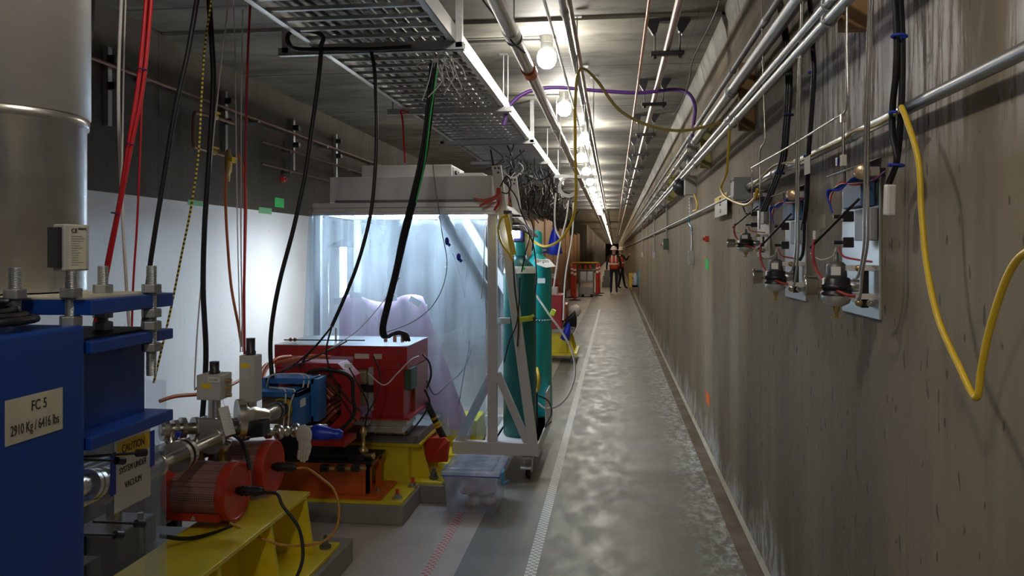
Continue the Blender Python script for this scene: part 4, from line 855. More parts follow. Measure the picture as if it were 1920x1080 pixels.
for k in range(34): a = 2*PI*k/34; b.sph((-.615+.124*math.cos(a),6.36+.124*math.sin(a),zs), .009, 5, (1,1,.7))
b.build('chain_links', M['chain'], t); MB().cb(at(1037,586,6.25), (.04,.03,.05), (0,.4,0)).build('clasp', M['lime'], t, .006)
cable('white_hose', 'white hose curving from the gas cylinders down to the floor box', 'hose', [at(1005,553,6.05),at(1030,590,6.0),at(1055,625,6.0),at(1073,660,6.0),at(1078,700,6.0),at(1068,735,6.0),at(1050,758,6.0),at(1025,766,6.0),at(1008,756,6.0)], .0085, M['whitec'])
t = thing('hose_reel', 'yellow and black hose reel between the gas cylinders', 'reel', at(1008,712,5.95)); p = at(1006,712,5.95)
MB().torus(p, .085, .012, (1,.3,0), 30).build('yellow_rim', M['yel'], t); MB().cyl(p-Vector((.02,.006,0)), p+Vector((.02,.006,0)), .06, 20).build('hub', M['black'], t); MB().cyl(p-Vector((0,0,.09)), Vector((p.x,p.y,.25)), .01, 8).build('stand', M['black'], t)
cable('slack_wire', 'black cord ends hanging off the cabin base corner', 'cord', [at(1010,742,5.95),at(1028,752,5.95),at(1034,775,5.9),at(1022,800,5.88),at(1034,790,5.88)], .005, M['black'])
t = thing('name_plate', 'small navy sign with white writing behind the gas cylinders', 'sign', at(1017,470,6.6)); p = at(1017,468,6.6); MB().cb(p, (.11,.006,.06)).build('plate', M['navy'], t); text('lettering', 'airgas', .03, M['paper'], p+Vector((0,-.005,0)), R_FRONT, t); MB().bar(p+Vector((0,.004,-.03)), p+Vector((-.02,.02,-.10)), .01,.01).build('stem', M['galv'], t)

# ------------------------------------------------------------------ clear storage bin
p0 = at(831,963,4.72); p1 = at(934,966,4.70)
bx0, bx1, by0, by1 = p0.x, p1.x, p0.y, p0.y+.40
t = thing('storage_bin', 'clear plastic storage bin with blue clip handles on the floor', 'bin', ((bx0+bx1)/2,by0,0))
b = MB(); g = .018; zt_ = .235
def tap(x0,x1,y0,y1,z0,z1,g):
    return [(x0+g,y0+g,z0),(x1-g,y0+g,z0),(x1-g,y1-g,z0),(x0+g,y1-g,z0),(x0,y0,z1),(x1,y0,z1),(x1,y1,z1),(x0,y1,z1)]
b.add(tap(bx0,bx1,by0,by1,.004,zt_,g), [(0,3,2,1),(0,1,5,4),(1,2,6,5),(2,3,7,6),(3,0,4,7)]); b.build('tub', M['bin'], t, .01, 2)
b = MB().box((bx0-.012,by0-.012,zt_),(bx1+.012,by1+.012,zt_+.022)).box((bx0+.03,by0+.03,zt_+.022),(bx1-.03,by1-.03,zt_+.032)); b.build('lid', M['bin'], t, .006)
MB().tube([(bx0-.012,by0-.014,zt_-.002),(bx1+.012,by0-.014,zt_-.002),(bx1+.014,by1+.012,zt_-.002)], .003, 6).build('blue_seal', M['bluetape'], t)
for (x,y) in ((bx0-.018,by0+.12),(bx1+.02,by0+.05)):
    MB().box((x-.006,y,zt_-.07),(x+.006,y+.09,zt_+.012)).bar((x,y+.01,zt_-.06),(x+(.03 if x>bx1 else -.02),y+.05,zt_-.05),.015,.015).build('clip_handle', M['bottleblue'], t, .004)
t = thing('wrapped_cloths', 'pale crumpled bags inside the clear storage bin', 'bags', ((bx0+bx1)/2,by0+.1,.01)); t['kind']='stuff'
t = tag(t, None, None)
rnd = random.Random(3); b = MB()
for k in range(16):
    c = (rnd.uniform(bx0+.07,bx1-.07), rnd.uniform(by0+.07,by1-.08), rnd.uniform(.03,.16)); n0 = len(b.v); b.sph(c, rnd.uniform(.035,.055), 7, (rnd.uniform(.8,1.3),rnd.uniform(.8,1.2),rnd.uniform(.35,.7)))
    b.v[n0:] = [(x+rnd.uniform(-.005,.005),y+rnd.uniform(-.005,.005),max(z,.01)+rnd.uniform(0,.005)) for x,y,z in b.v[n0:]]
b.build('crumpled_bags', mat('pale_brown_bag', (.60,.50,.47), .6, 0, .3, 20), t)

# red bucket / guard beside the stand
p = at(822,848,5.05); t = thing('red_guard', 'red plastic guard box at the end of the yellow stand', 'guard', p)
MB().add([at(798,822,5.2),at(838,822,5.1),at(843,828,5.0),at(838,866,5.0),at(800,868,5.15),at(806,824,5.3)], [(0,1,2,3,4)]).build('front_panel', M['redp'], t, 0, 2, .01)
MB().add([at(798,822,5.2),at(838,822,5.1),at(832,815,5.45),at(800,812,5.5)], [(0,1,2,3)]).build('top_panel', M['redp'], t, 0, 2, .006)
MB().cyl(at(841,826,5.04), at(836,866,5.02), .012, 8).build('rolled_edge', M['redp'], t)
tag(MB().tube([at(800,755,5.2),at(832,822,5.25)], .022, 10).build('prop_bar', mat('black_bar', (.02,.02,.02), .4)), 'black prop bar with yellow tape leaning beside the red magnet', 'bar')
t = [o for o in bpy.data.objects if o.name.startswith('prop_bar')][0]
for s_ in (.42,.56,.64): a_, c_ = at(800,755,5.2), at(832,822,5.25); p = a_.lerp(c_,s_); dv=(c_-a_).normalized(); MB().cyl(p-dv*.008,p+dv*.008,.0235,10).build('tape_ring', M['yel'], t)

# ------------------------------------------------------------------ hanging cables, left and centre
def hang(name, label, pts, r, m, cat='cable', group=None): return cable(name, label, cat, [at(*p) for p in pts], r, m, group)
hang('rope', 'white braided rope hanging beside the large steel pipe', [(228,-15,2.7),(223,110,2.7),(222,200,2.7),(226,320,2.7),(233,460,2.7),(239,560,2.7),(243,620,2.7)], .0058, M['whitec'], 'rope')
hang('cable', 'thin white cable close behind the white rope', [(236,-15,2.8),(232,120,2.8),(229,300,2.8),(226,370,2.8)], .003, M['whitec'])
t = thing('cable_bundle', 'bundle of red cables slanting down to the blue bracket', 'cable bundle', at(283,0,2.6), None)
for dx, dd, e in ((-5,0,0),(0,.02,2),(5,.0,4)): cable('red_cable', None, None, [at(280+dx,-15,2.6+dd),at(272+dx,80,2.6+dd),at(262+dx,170,2.6+dd),at(242+dx*.6,280,2.6+dd),at(225+dx*.3,380,2.6+dd),at(205+dx*.4,480,2.6+dd),at(190+dx*.5,560,2.6+dd),at(176+dx,640,2.6+dd)], .0065, M['redc'], parent=t)
for v in (130,270,400): u = {130:268,270:243,400:217}[v]; MB().torus(at(u,v,2.6), .014, .002, (.2,0,1), 14, 5).build('cable_tie', M['navy'], t)
hang('cable', 'single thin red cable hanging right of the red bundle', [(276,-15,2.9),(268,150,2.9),(262,300,2.9),(257,420,2.9),(250,530,2.9),(247,620,2.9)], .004, M['redc'])
hang('cable', 'black cable slanting down behind the blue bracket bolts', [(372,-15,3.0),(352,100,3.0),(328,210,3.0),(308,330,3.0),(290,440,3.0),(280,510,3.0),(268,620,3.0)], .0095, M['black'])
hang('rope', 'yellow and black twisted rope hanging at left', [(399,-15,3.2),(385,80,3.2),(378,180,3.2),(372,290,3.2),(358,390,3.2),(340,480,3.2),(318,590,3.2),(288,718,3.2)], .0045, M['twist'], 'rope')
hang('cable', 'thick black cable falling behind the squat grey actuator', [(391,-15,3.9),(397,80,3.9),(400,160,3.9),(392,300,3.9),(384,420,3.9),(381,540,3.9),(386,650,3.9),(384,720,3.9),(378,800,3.9)], .0135, M['black'])
hang('cable', 'slim grey tube slanting from the tray to the white band, hooked end', [(430,-10,3.9),(415,120,3.9),(402,240,3.9),(390,370,3.9),(380,500,3.9),(370,620,3.9),(365,722,3.9),(369,727,3.85)], .0038, M['whitec'], 'tube')
hang('cable', 'thin grey cable hanging left of the orange hose', [(437,-10,4.4),(441,100,4.4),(443,280,4.4),(446,460,4.4),(451,660,4.4)], .0034, M['whitec'])
hang('cable', 'thin grey cable beside the red vertical cable', [(455,18,4.4),(453,160,4.4),(452,300,4.4),(452,460,4.4),(455,660,4.4)], .0036, M['whitec'])
hang('cable', 'straight red cable hanging down to the tall actuator', [(470,-10,4.2),(464,120,4.2),(461,260,4.2),(459,420,4.2),(458,560,4.2),(459,700,4.2)], .0065, M['redc'])
hang('hose', 'orange hose dropping from the wall valve', [(424,325,4.6),(423,380,4.6),(427,460,4.6),(434,540,4.6),(447,610,4.6),(453,650,4.6)], .0085, M['orangehose'], 'hose')
hang('hose', 'orange hose bowing beside the red vertical cable', [(446,288,4.6),(456,320,4.6),(461,380,4.6),(459,480,4.6),(457,560,4.6),(454,650,4.6)], .0085, M['orangehose'], 'hose')
hang('cable', 'black cable falling from the strut loop to the red magnet left side', [(603,88,4.25),(597,150,4.25),(585,240,4.25),(572,330,4.25),(550,430,4.25),(525,525,4.25),(511,600,4.25),(507,660,4.25),(513,735,4.25)], .0125, M['black'])
t = thing('cable_bundle', 'middle black cable falling from the strut and fanning to the magnets', 'cable bundle', at(700,100,4.4))
cable('cable', None, None, [at(u,v,4.4) for u,v in ((696,95),(703,140),(706,240),(704,310),(695,400),(672,490),(645,560),(622,612))], .0105, M['black'], parent=t)
for e in ([(622,612),(590,650),(550,685),(505,710),(485,708)], [(622,612),(600,640),(575,668),(560,690)], [(622,612),(612,660),(625,710),(650,745),(680,775)]): cable('cable_end', None, None, [at(u,v,4.38) for u,v in e], .005, M['black'], parent=t)
t = thing('cable_bundle', 'thickest black cable bundle from the strut end down to the red magnet top', 'cable bundle', at(812,120,4.45))
for k,(dx,r) in enumerate(((-4,.009),(1,.0105),(6,.008))): cable('cable', None, None, [at(812+dx,118,4.45),at(806+dx,190,4.5),at(795+dx,280,4.55),at(775+dx,370,4.6),at(757+dx,440,4.65),at(742+dx*.8,510,4.7),at(727+dx*.8,570,4.75),at(717+dx*.8,615,4.8),at(722+dx,632,4.82),at(738+dx,628-k*3,4.85),at(756+dx,626,4.85),at(762+dx,640,4.85)], r, M['black'], parent=t)
cable('green_wire', None, None, [at(820,130,4.43),at(808,210,4.45),at(797,300,4.5),at(780,380,4.6)], .004, M['green'], parent=t)
hang('cable', 'hair-thin grey cable curving across the vinyl from the cabin top', [(810,290,5.0),(815,340,5.0),(828,430,5.0),(838,500,5.0),(820,560,5.0),(780,600,5.0),(720,625,5.0)], .0028, M['dark_steel'])
hang('cable', 'thin white wire slanting across the lower vinyl to the red magnet', [(750,520,4.9),(715,570,4.9),(670,620,4.85),(610,660,4.8),(608,668,4.8)], .0025, M['whitec'])
hang('cable', 'black loop hanging at the right end of the red magnet', [(793,665,4.9),(805,680,4.85),(808,705,4.85),(800,728,4.85)], .006, M['black'])
hang('cable', 'second black loop low at the right end of the red magnet', [(796,730,4.85),(805,755,4.85),(790,785,4.8),(765,815,4.7)], .006, M['black'])
hang('cable', 'long grey cable drooping against the dark left wall beside the steel pipe', [(176,-10,3.1),(172,60,3.1),(165,120,3.1),(150,190,3.1),(146,230,3.1)], .006, M['dark_steel'])
for i,pts in enumerate(([(655,690,4.35),(672,720,4.3),(690,760,4.35),(684,800,4.4)],[(560,730,4.3),(590,705,4.3),(630,735,4.32),(668,790,4.35)],[(700,668,4.6),(712,700,4.55),(705,745,4.5),(680,790,4.4)],[(505,705,4.3),(545,690,4.3),(600,665,4.4),(650,640,4.6)])):
    hang('magnet_wire', ['black wire drooping at the right side of the octagonal magnet','black wire crossing the face of the octagonal magnet','wire hanging over the red magnet coils with a white tag','black wire rising from the blue magnet over the red magnet'][i], pts, .0045, M['black'])
hang('magnet_wire', 'pale wire strung across the front of the red magnet', [(690,700,4.55),(720,722,4.5),(745,700,4.55),(770,675,4.6),(785,668,4.7)], .0035, M['whitec'])
for i,(u,v) in enumerate(((610,868),(640,872),(668,868))):
    p = at(u,v,4.40); t = thing('hose_fitting', 'small black and brass fitting on the orange base, %s of three' % ['left','middle','right'][i], 'fitting', p); p.z = .36; MB().cb(p, (.05,.04,.035)).build('fitting_body', M['black2'], t, .004); MB().cyl(p+Vector((.025,0,0)), p+Vector((.055,0,0)), .010, 10).build('brass_tip', M['brass'], t)
hang('hose', 'red hose hanging behind the tray over the cabin', [(766,212,6.3),(752,208,6.3),(755,225,6.3),(757,260,6.3),(760,305,6.3)], .008, M['redc'], 'hose')
for i,pts in enumerate(([(512,680,4.75),(498,685,4.6),(489,700,4.5),(487,725,4.4),(490,745,4.3)],[(545,668,4.75),(520,672,4.6),(500,690,4.5),(492,715,4.4),(495,735,4.3)],[(620,670,4.5),(590,668,4.5),(560,672,4.6),(520,680,4.7)])): hang('hose', ['outer orange hose left of the blue magnet','inner orange hose left of the blue magnet','orange hose lying across the octagonal magnet top'][i], pts, .010, M['orangehose'], 'hose')
hang('hose', 'orange hose running low along the white wall band', [(300,752,3.6),(330,743,3.7),(380,738,3.9),(425,725,4.1),(452,712,4.3)], .009, M['orangehose'], 'hose')

# ------------------------------------------------------------------ right wall: conduit runs and struts
XC = .62
def run(label, zp, r, m, y0=-3, y1=70, coup=(), name='conduit', x=XC):
    t = thing(name, label, 'conduit', (x,max(y0,1),H+zp)); MB().cyl((x,y0,H+zp),(x,y1,H+zp), r, 14).build('pipe_run', m, t)
    for y in coup: MB().cyl((x,y-.025,H+zp),(x,y+.025,H+zp), r*1.22, 14).build('coupling', M['galv'], t)
run('topmost dark grey conduit of the right wall run', .962, .014, M['grey'], coup=(3.4,6.8))
run('thickest silver conduit of the right wall run', .862, .027, M['galv'], -3, 6.35, (4.4,))
run('third conduit down on the right wall run', .728, .017, M['galv'], coup=(4.5,7.3))
run('lowest conduit of the four on the right wall run', .680, .017, M['galv'], coup=(4.15,))
run('medium conduit continuing beyond the grey junction box on the right wall', .862, .018, M['galv'], 6.8, 70, (9,12))
run('lone silver conduit at shoulder height on the right wall', .343, .0155, M['galv'], -3, 4.45, (2.45,3.1,3.6), x=.69)
run('thin grey conduit beyond the square junction box on the right wall', .343, .010, M['grey'], 4.6, 60, (6.9,11), x=.705)
def wstrut(y, i, m):
    t = thing('wall_strut', 'strut bracket', 'bracket', (XR,y,H+.64), 'strut brackets of the right wall conduits')
    t['label'] = 'strut bracket holding the right wall conduits, %s from the camera' % (['nearest']+ordn)[i]
    MB().box((XR-.08,y-.021,H+.645),(XR,y+.021,H+1.0)).build('channel', m, t, .003)
    for zp, r in ((.962,.014),(.862,.027),(.728,.017),(.68,.017)): MB().torus((XC,y,H+zp), r+.004, .0035, (0,1,0), 18, 6).cyl((XC,y,H+zp+r),(XC+.04,y,H+zp+r+.004),.003,6).build('pipe_clamp', M['galv'], t)
sg = mat('strut_yellow_lit', (.40,.38,.12), .5);  # yellow light falling on the struts is put into this colour
for i in range(9): wstrut(2.42+1.9*i, i, sg if i in (2,4) else (M['wood'] if i<2 else M['galv']))
# square junction box on lower conduit
p = onX(1391,355,.67); t = thing('junction_box', 'square grey junction box at the end of the shoulder-height conduit', 'junction box', p)
MB().cb(p, (.10,.12,.12)).build('box_body', M['grey'], t, .004); b = MB(); [b.cyl(p+Vector((-.05,sy*.045,sz*.045)), p+Vector((-.055,sy*.045,sz*.045)), .006, 8) for sy in (-1,1) for sz in (-1,1)]; b.build('cover_screw', M['galv'], t); MB().cyl(p+Vector((0,.06,.0)), p+Vector((0,.13,0)), .014, 10).build('cable_gland', M['yel'], t)
cable('extension_lead', 'gold cord tied along the shoulder-height conduit', 'cord', [onX(u,v,.66) for u,v in ((1405,352),(1425,335),(1450,312),(1470,306),(1500,302),(1540,281),(1580,262),(1600,247),(1640,236),(1665,222),(1692,206))], .005, M['paleyel'])
cable('extension_lead', 'yellow cord dropping from the conduits toward the hanging notice', 'cord', [onX(u,v,.60) for u,v in ((1368,243),(1365,290),(1362,325),(1352,352),(1362,370),(1395,384),(1415,372),(1420,355))], .007, M['yel'])
cable('yellow_hose', 'bright yellow hose looping down the right wall foreground', 'hose', [onX(u,v,.64) for u,v in ((1690,200),(1700,225),(1722,300),(1728,400),(1738,500),(1760,600),(1800,690),(1830,746),(1840,690),(1855,620),(1880,540),(1905,490),(1935,465))], .0062, M['yel'], n=12)
# vertical cables and tubes on the right wall
t = thing('cable_bundle', 'pair of black cables tied with blue ties, falling to the nearest gauge panel', 'cable bundle', onX(1685,0,.66))
for x_, pts in ((.655,[(1676,-10),(1680,70),(1678,140),(1672,200),(1672,250),(1680,300),(1664,342)]), (.67,[(1686,-10),(1690,70),(1690,160),(1686,240),(1680,300),(1665,345)])): cable('cable', None, None, [onX(u,v,x_) for u,v in pts], .006, M['black'], parent=t); cable('cable', None, None, [onX(u+4,v,x_+.008) for u,v in pts], .005, M['black'], parent=t)
for v,u in ((68,1684),(212,1680),(310,1678)): MB().torus(onX(u+2,v,.66), .016, .0035, (.1,0,1), 16, 6).build('cable_tie', M['bluetape'], t)
t = thing('cable_bundle', 'black cable with blue ties falling to the middle gauge panel', 'cable bundle', onX(1522,0,.66))
cable('cable', None, None, [onX(u,v,.66) for u,v in ((1518,-10),(1522,60),(1526,130),(1522,210),(1516,290),(1512,380),(1505,430))], .0085, M['black'], parent=t); cable('cable_end', None, None, [onX(u,v,.655) for u,v in ((1508,420),(1506,470),(1500,487))], .006, M['black'], parent=t)
for u,v in ((1523,136),(1514,293)): MB().torus(onX(u,v,.66), .011, .004, (.1,0,1), 16, 6).build('cable_tie', M['bluetape'], t)
MB().box(onX(1508,296,.64), onX(1519,325,.643)).build('white_tag', M['paper'], t)
t = thing('cable_bundle', 'three black cables falling to the far gauge panel', 'cable bundle', onX(1475,0,.66))
for k in range(3): cable('cable', None, None, [onX(u+k*4-4,v,.655+.004*k) for u,v in ((1460,-5),(1472,60),(1479,130),(1478,190),(1474,240),(1468,300),(1452,345),(1432,395))], .006, M['black'], parent=t)
for u,v in ((1475,120),(1478,215),(1462,325)): MB().torus(onX(u,v,.659), .018, .004, (.1,0,1), 16, 6).build('cable_tie', M['navy'], t)
def tubing(label, pts, r=.004, x=.62, group=None): return cable('steel_tube', label, 'tube', [onX(u,v,x) for u,v in pts], r, M['steel'], group, k=4)
tubing('left tube of the bright pair running to the nearest gauge panel', ((1631,-10),(1627,100),(1623,250),(1621,400),(1619,470),(1610,515),(1600,524)))
tubing('right tube of the bright pair running to the nearest gauge panel', ((1636,-10),(1632,100),(1628,250),(1627,400),(1626,460),(1617,510),(1612,558),(1600,563)))
tubing('left tube of the pair running to the middle gauge panel', ((1502,-10),(1500,80),(1494,240),(1493,400),(1492,470),(1486,505),(1478,510)))
tubing('right tube of the pair running to the middle gauge panel', ((1506,-10),(1503,80),(1498,240),(1497,400),(1496,480),(1489,535),(1482,538)))
tubing('thin steel tube dropping from the lowest conduit to a cross fitting', ((1588,12),(1588,90),(1589,190),(1583,212),(1580,225)), .0035)
tubing('slanting thin steel tube left of the cross fitting', ((1576,216),(1540,238),(1480,275),(1414,312),(1410,318),(1410,360),(1409,400)), .0035)
tubing('thin steel tube kinking down to the far gauge panel', ((1428,-10),(1430,100),(1434,240),(1434,265),(1425,285),(1425,360),(1424,430)), .0033)
p = onX(1581,222,.62); t = thing('tube_fitting', 'cross fitting with blue tag where the thin tubes meet', 'fitting', p); MB().cb(p, (.014,.014,.022)).cyl(p-Vector((0,0,.10)), p, .004, 8).build('cross_body', M['steel'], t); MB().cb(p-Vector((.0,.0,.115)), (.012,.022,.03)).build('end_tag', M['label'], t); MB().cb(p+Vector((0,.03,-.115)), (.02,.02,.022)).build('blue_cap', M['navy'], t)

# gauge panels
def gauge_panel(label):
    # built in its own frame: origin on the wall at panel right-bottom; local +y away from the camera
    t = thing('gauge_panel', label, 'gauge panel', (XR, 2.30, H-.185), 'pressure gauge panels on the right wall')
    X, Y, Z = XR, 2.30, H-.185
    MB().box((X-.008,Y,Z),(X-.0,Y+.36,Z+.38)).build('backing_plate', M['alu'], t, .002)
    MB().box((X-.03,Y+.005,Z+.22),(X-.010,Y+.15,Z+.31)).build('cover_plate', M['grey'], t, .002)
    MB().box((X-.05,Y+.02,Z+.315),(X-.012,Y+.20,Z+.395)).build('blue_module', M['blue3'], t, .004)
    MB().box((X-.10,Y+.0,Z+.43),(X,Y+.20,Z+.433),(0,-.35,0)).build('drip_shield', M['alu'], t)
    MB().cyl((X-.055,Y+.16,Z+.39),(X-.055,Y+.16,Z+.425),.004,8).build('shield_post', M['steel'], t)
    rx, ry, rz = X-.105, Y+.06, Z+.088
    rg = MB().lathe([(.016,-.055),(.034,-.046),(.040,-.034),(.040,-.024)], (rx,ry,rz), n=24).build('regulator', M['alu'], t)
    MB().lathe([(.042,-.024),(.042,-.015),(.037,-.013),(.037,-.006),(.042,-.004),(.042,.006),(.037,.008),(.037,.024),(.030,.028)], (rx,ry,rz), n=24).build('regulator_body', M['black2'], rg)
    MB().lathe([(.027,.026),(.029,.031),(.026,.062),(.019,.07),(.007,.073),(.005,.10)], (rx,ry,rz), n=24).build('bonnet', M['dark_steel'], rg)
    MB().box((rx-.022,ry-.030,rz+.034),(rx+.004,ry-.028,rz+.058)).build('spec_label', M['paper'], rg)
    b3 = MB(); b3.lathe([(.012,-.055),(.010,-.068),(.005,-.072),(.005,-.088)], (rx,ry,rz), n=12); b3.cb((rx,ry,rz-.086),(.026,.006,.007)); b3.build('drain_wing', M['brass'], rg)
    MB().cyl((rx-.036,ry,rz),(rx-.05,ry,rz),.0055,10).build('gauge_stem', M['brass'], rg)
    MB().lathe([(.024,0),(.027,.004),(.028,.028),(.031,.030),(.031,.037),(.028,.038)], (rx-.048,ry,rz+.004), (-1,.25,0), 28).build('pressure_gauge', M['steel'], rg)
    for z0_, z1_ in ((.135,.150),(.055,.070)): MB().box((X-.085,Y+.03,Z+z0_),(X-.008,Y+.10,Z+z1_)).build('manifold_bar', M['whitec'], t)
    MB().box((X-.040,Y+.05,Z+.03),(X-.02,Y+.065,Z+.15)).build('black_bar', M['black2'], t)
    MB().lathe([(.014,0),(.018,.004),(.018,.03),(.012,.034)], (rx+.03,ry-.005,rz+.004), (1,0,0), 8).build('hex_union', M['galv'], t)
    for z in (.142,.045): MB().lathe([(.006,0),(.010,.003),(.010,.012),(.004,.016)], (X-.055,Y+.03,Z+z), (0,-1,0), 10).build('brass_fitting', M['brass'], t)
    MB().lathe([(.005,0),(.009,.003),(.009,.03),(.005,.034)], (X-.03,Y+.02,Z+.045), (0,-1,0), 10).build('steel_fitting', M['steel'], t)
    for z in (.20,.275): MB().box((X-.075,Y+.10,Z+z),(X-.045,Y+.12,Z+z+.03)).cyl((X-.075,Y+.11,Z+z+.015),(X-.10,Y+.11,Z+z+.015),.006,8).build('push_fitting', M['black2'], t, .002)
    b3 = MB(); b3.lathe([(.018,0),(.022,.004),(.022,.010),(.014,.014),(.006,.016)], (X-.060,Y-.03,Z+.405), (-.5,-1,0), 24); b3.build('regulator_knob', M['gold'], t)
    MB().cb((X-.035,Y-.025,Z+.405),(.035,.03,.026)).build('bracket_block', M['alu'], t, .003)
    MB().cb((X-.012,Y-.02,Z+.405),(.024,.012,.022)).build('bracket_arm', M['black2'], t)
    MB().tube(spline([(X-.145,Y+.14,Z+.225),(X-.150,Y+.14,Z+.18),(X-.140,Y+.13,Z+.13),(X-.125,Y+.05,Z+.09),(X-.095,Y+.01,Z+.07),(X-.07,Y+.0,Z+.065)]), .0048, 8).build('red_hose', M['redhose'], t)
    MB().cyl((X-.145,Y+.14,Z+.225),(X-.145,Y+.14,Z+.25),.005,8).build('hose_nipple', M['whitec'], t)
    MB().tube(spline([(X-.085,Y+.11,Z+.20),(X-.08,Y+.08,Z+.175),(X-.05,Y+.04,Z+.165),(X-.02,Y+.02,Z+.16)]), .003, 6).build('small_hose', M['redhose'], t)
    for k in range(6):
        c_ = ('redc','whitec','navy','black','bluep','bluetape')[k]
        MB().tube(spline([(X-.10,Y+.12,Z+.30),(X-.105-.002*k,Y+.12,Z+.345+.004*k),(X-.09,Y+.08,Z+.385-.004*k),(X-.065,Y+.03,Z+.375+.004*k),(X-.04,Y-.04,Z+.38),(X-.02,Y-.09,Z+.40)]), .0026, 5).build('wire', M[c_], t)
    MB().tube([(X-.055,Y+.02,Z+.335),(X-.155,Y+.15,Z+.20)], .0042, 8).build('black_lead', M['black'], t)
    MB().tube(spline([(X-.09,Y+.12,Z+.20),(X-.10,Y+.12,Z+.175),(X-.13,Y+.14,Z+.165),(X-.155,Y+.15,Z+.185)]), .002, 5).build('white_lead', M['whitec'], t)
    return t
ga = gauge_panel('nearest gauge panel on the right wall, round gauge and red hose')
copy_tree(ga, (0,.857,.0), 'middle gauge panel on the right wall, behind the nearest one')
gc = copy_tree(ga, (0,1.58,.165), 'small far gauge panel beside the square junction box', None, (1,.85,.72))
t = thing('connector_tag', 'clear plastic connector hanging right of the nearest gauge panel', 'connector', onX(1668,375,.66)); p = onX(1668,375,.66)
MB().cb(p, (.02,.035,.075), (.08,0,0)).build('shell', M['whitec'], t, .004); MB().tube([p+Vector((0,0,.037)), onX(1664,345,.66)], .004, 6).build('lead', M['black'], t)
tag(MB().box(onX(1537,403,.7285), onX(1548,428,.7295)).build('wall_label', mat('faded_yellow_note', (.38,.36,.18), .8)), 'faded yellow note left of the nearest gauge panel', 'note')
# caution notice, tapes, boxes down the right wall
p = onX(1352,390,.705); t = thing('caution_notice', 'hanging caution notice with yellow top beside the wall joint', 'sign', p)
y0_, y1_ = onX(1363,390,.70).y, onX(1340,390,.70).y; za, zb_ = p.z+.083, p.z-.055
MB().box((.70,y0_,zb_),(.704,y1_,za)).build('card', M['lgrey'], t, .001); MB().box((.698,y0_+.008,zb_-.0+.10),(.700,y1_-.008,za-.006)).build('yellow_oval', M['yelsign'], t, .008)
ym = (y0_+y1_)/2
text('lettering', 'CAUTION', .019, M['ink'], Vector((.697,ym,za-.022)), R_WALL_R, t, squash=.8)
text('lettering', 'TEST IN\nPROGRESS', .016, M['ink'], Vector((.6975,ym,za-.056)), R_WALL_R, t, squash=.8)
text('lettering', 'KEEP CLEAR\nOF EQUIPMENT\nUNDER TEST', .010, M['grey'], Vector((.6975,ym,zb_+.035)), R_WALL_R, t, squash=.8)
MB().box((.70,y0_,zb_-.012),(.704,y0_+.03,zb_)).box((.70,y1_-.03,zb_-.012),(.704,y1_,zb_)).build('hook_corner', M['black2'], t)
def wpatch(u0,v0,u1,v1,m,label): a_,b_ = onX(u0,v0,XR), onX(u1,v1,XR); tag(MB().box((XR-.0025,min(a_.y,b_.y),min(a_.z,b_.z)),(XR,max(a_.y,b_.y),max(a_.z,b_.z))).build('wall_tape', M[m]), label, 'tape')
wpatch(1323,486,1329,506,'green','vertical green tape strip on the right wall'); wpatch(1324,732,1331,764,'otape','orange tape strip low on the right wall')
def wbox(u,v,w,h,dp,m,name,label,cat):
    p = onX(u,v,XR-dp/2); t = thing(name, label, cat, p); MB().cb(p, (dp,w,h)).build('case', M[m], t, .004); return t, p
t, p = wbox(1325,448,.05,.045,.03,'redp','alarm_button','small red alarm button right of the wall outlets','button'); MB().cyl(p-Vector((.015,0,0)), p-Vector((.03,0,0)), .012, 12).build('push_button', M['red'], t)
t, p = wbox(1294,348,.14,.17,.10,'lgrey','control_box','grey control box with black horn below the conduits','control box'); MB().lathe([(.02,0),(.07,.02),(.085,.05),(.07,.085),(.03,.10)], p+Vector((-.05,.10,.0)), (-.3,1,0), 24).build('horn_dome', M['black2'], t); MB().box(p+Vector((-.052,-.05,.03)), p+Vector((-.05,.04,.05))).build('label_strip', M['label'], t)
t, p = wbox(1297,288,.16,.24,.08,'grey','panel_box','tall grey junction box behind the conduits under the purple hose','junction box'); MB().box(p+Vector((-.043,-.06,-.09)), p+Vector((-.04,.06,.09))).build('cover', M['grey'], t)
t, p = wbox(1295,387,.06,.17,.03,'white','vent_strip','white slotted power strip under the grey control box','power strip')
for k in range(5): MB().box(p+Vector((-.017,-.018,-.07+k*.03)), p+Vector((-.014,.018,-.055+k*.03))).build('slot', M['ink'], t)
cable('blue_lead', 'blue and grey lead from the white strip to the outlet conduit', 'lead', [onX(u,v,.70) for u,v in ((1293,405),(1292,418),(1296,425),(1297,432))], .008, M['bottleblue'])
cable('extension_lead', 'yellow cord bow beside the white slotted strip', 'cord', [onX(u,v,.70) for u,v in ((1302,365),(1307,380),(1307,392),(1300,396))], .008, M['yel'])
def outlet(u, vt, v, s, label):
    p = onX(u,v,XR-.025); t = thing('wall_outlet', label, 'outlet', p, 'outlet boxes fed by conduit drops'); MB().cb(p, (.05,.085*s,.12*s)).build('case', M['galv'], t, .004); MB().box(p+Vector((-.028,-.03,-.04)), p+Vector((-.025,.03,.04))).build('cover', M['grey'], t)
    q = onX(u,vt,XR-.02); MB().tube(spline([Vector((XR-.02,p.y,p.z+.05)), Vector((XR-.02,p.y,(p.z+q.z)/2)), Vector((XR-.02,p.y+.03,q.z))]), .012, 10).build('conduit_drop', M['galv'], t)
outlet(1296,430,483,1.1,'nearest conduit-fed outlet box on the right wall'); outlet(1226,385,478,1.0,'outlet box on a long conduit drop, right of the blue rack'); outlet(1204,400,478,1.0,'farthest conduit-fed outlet box on the right wall')
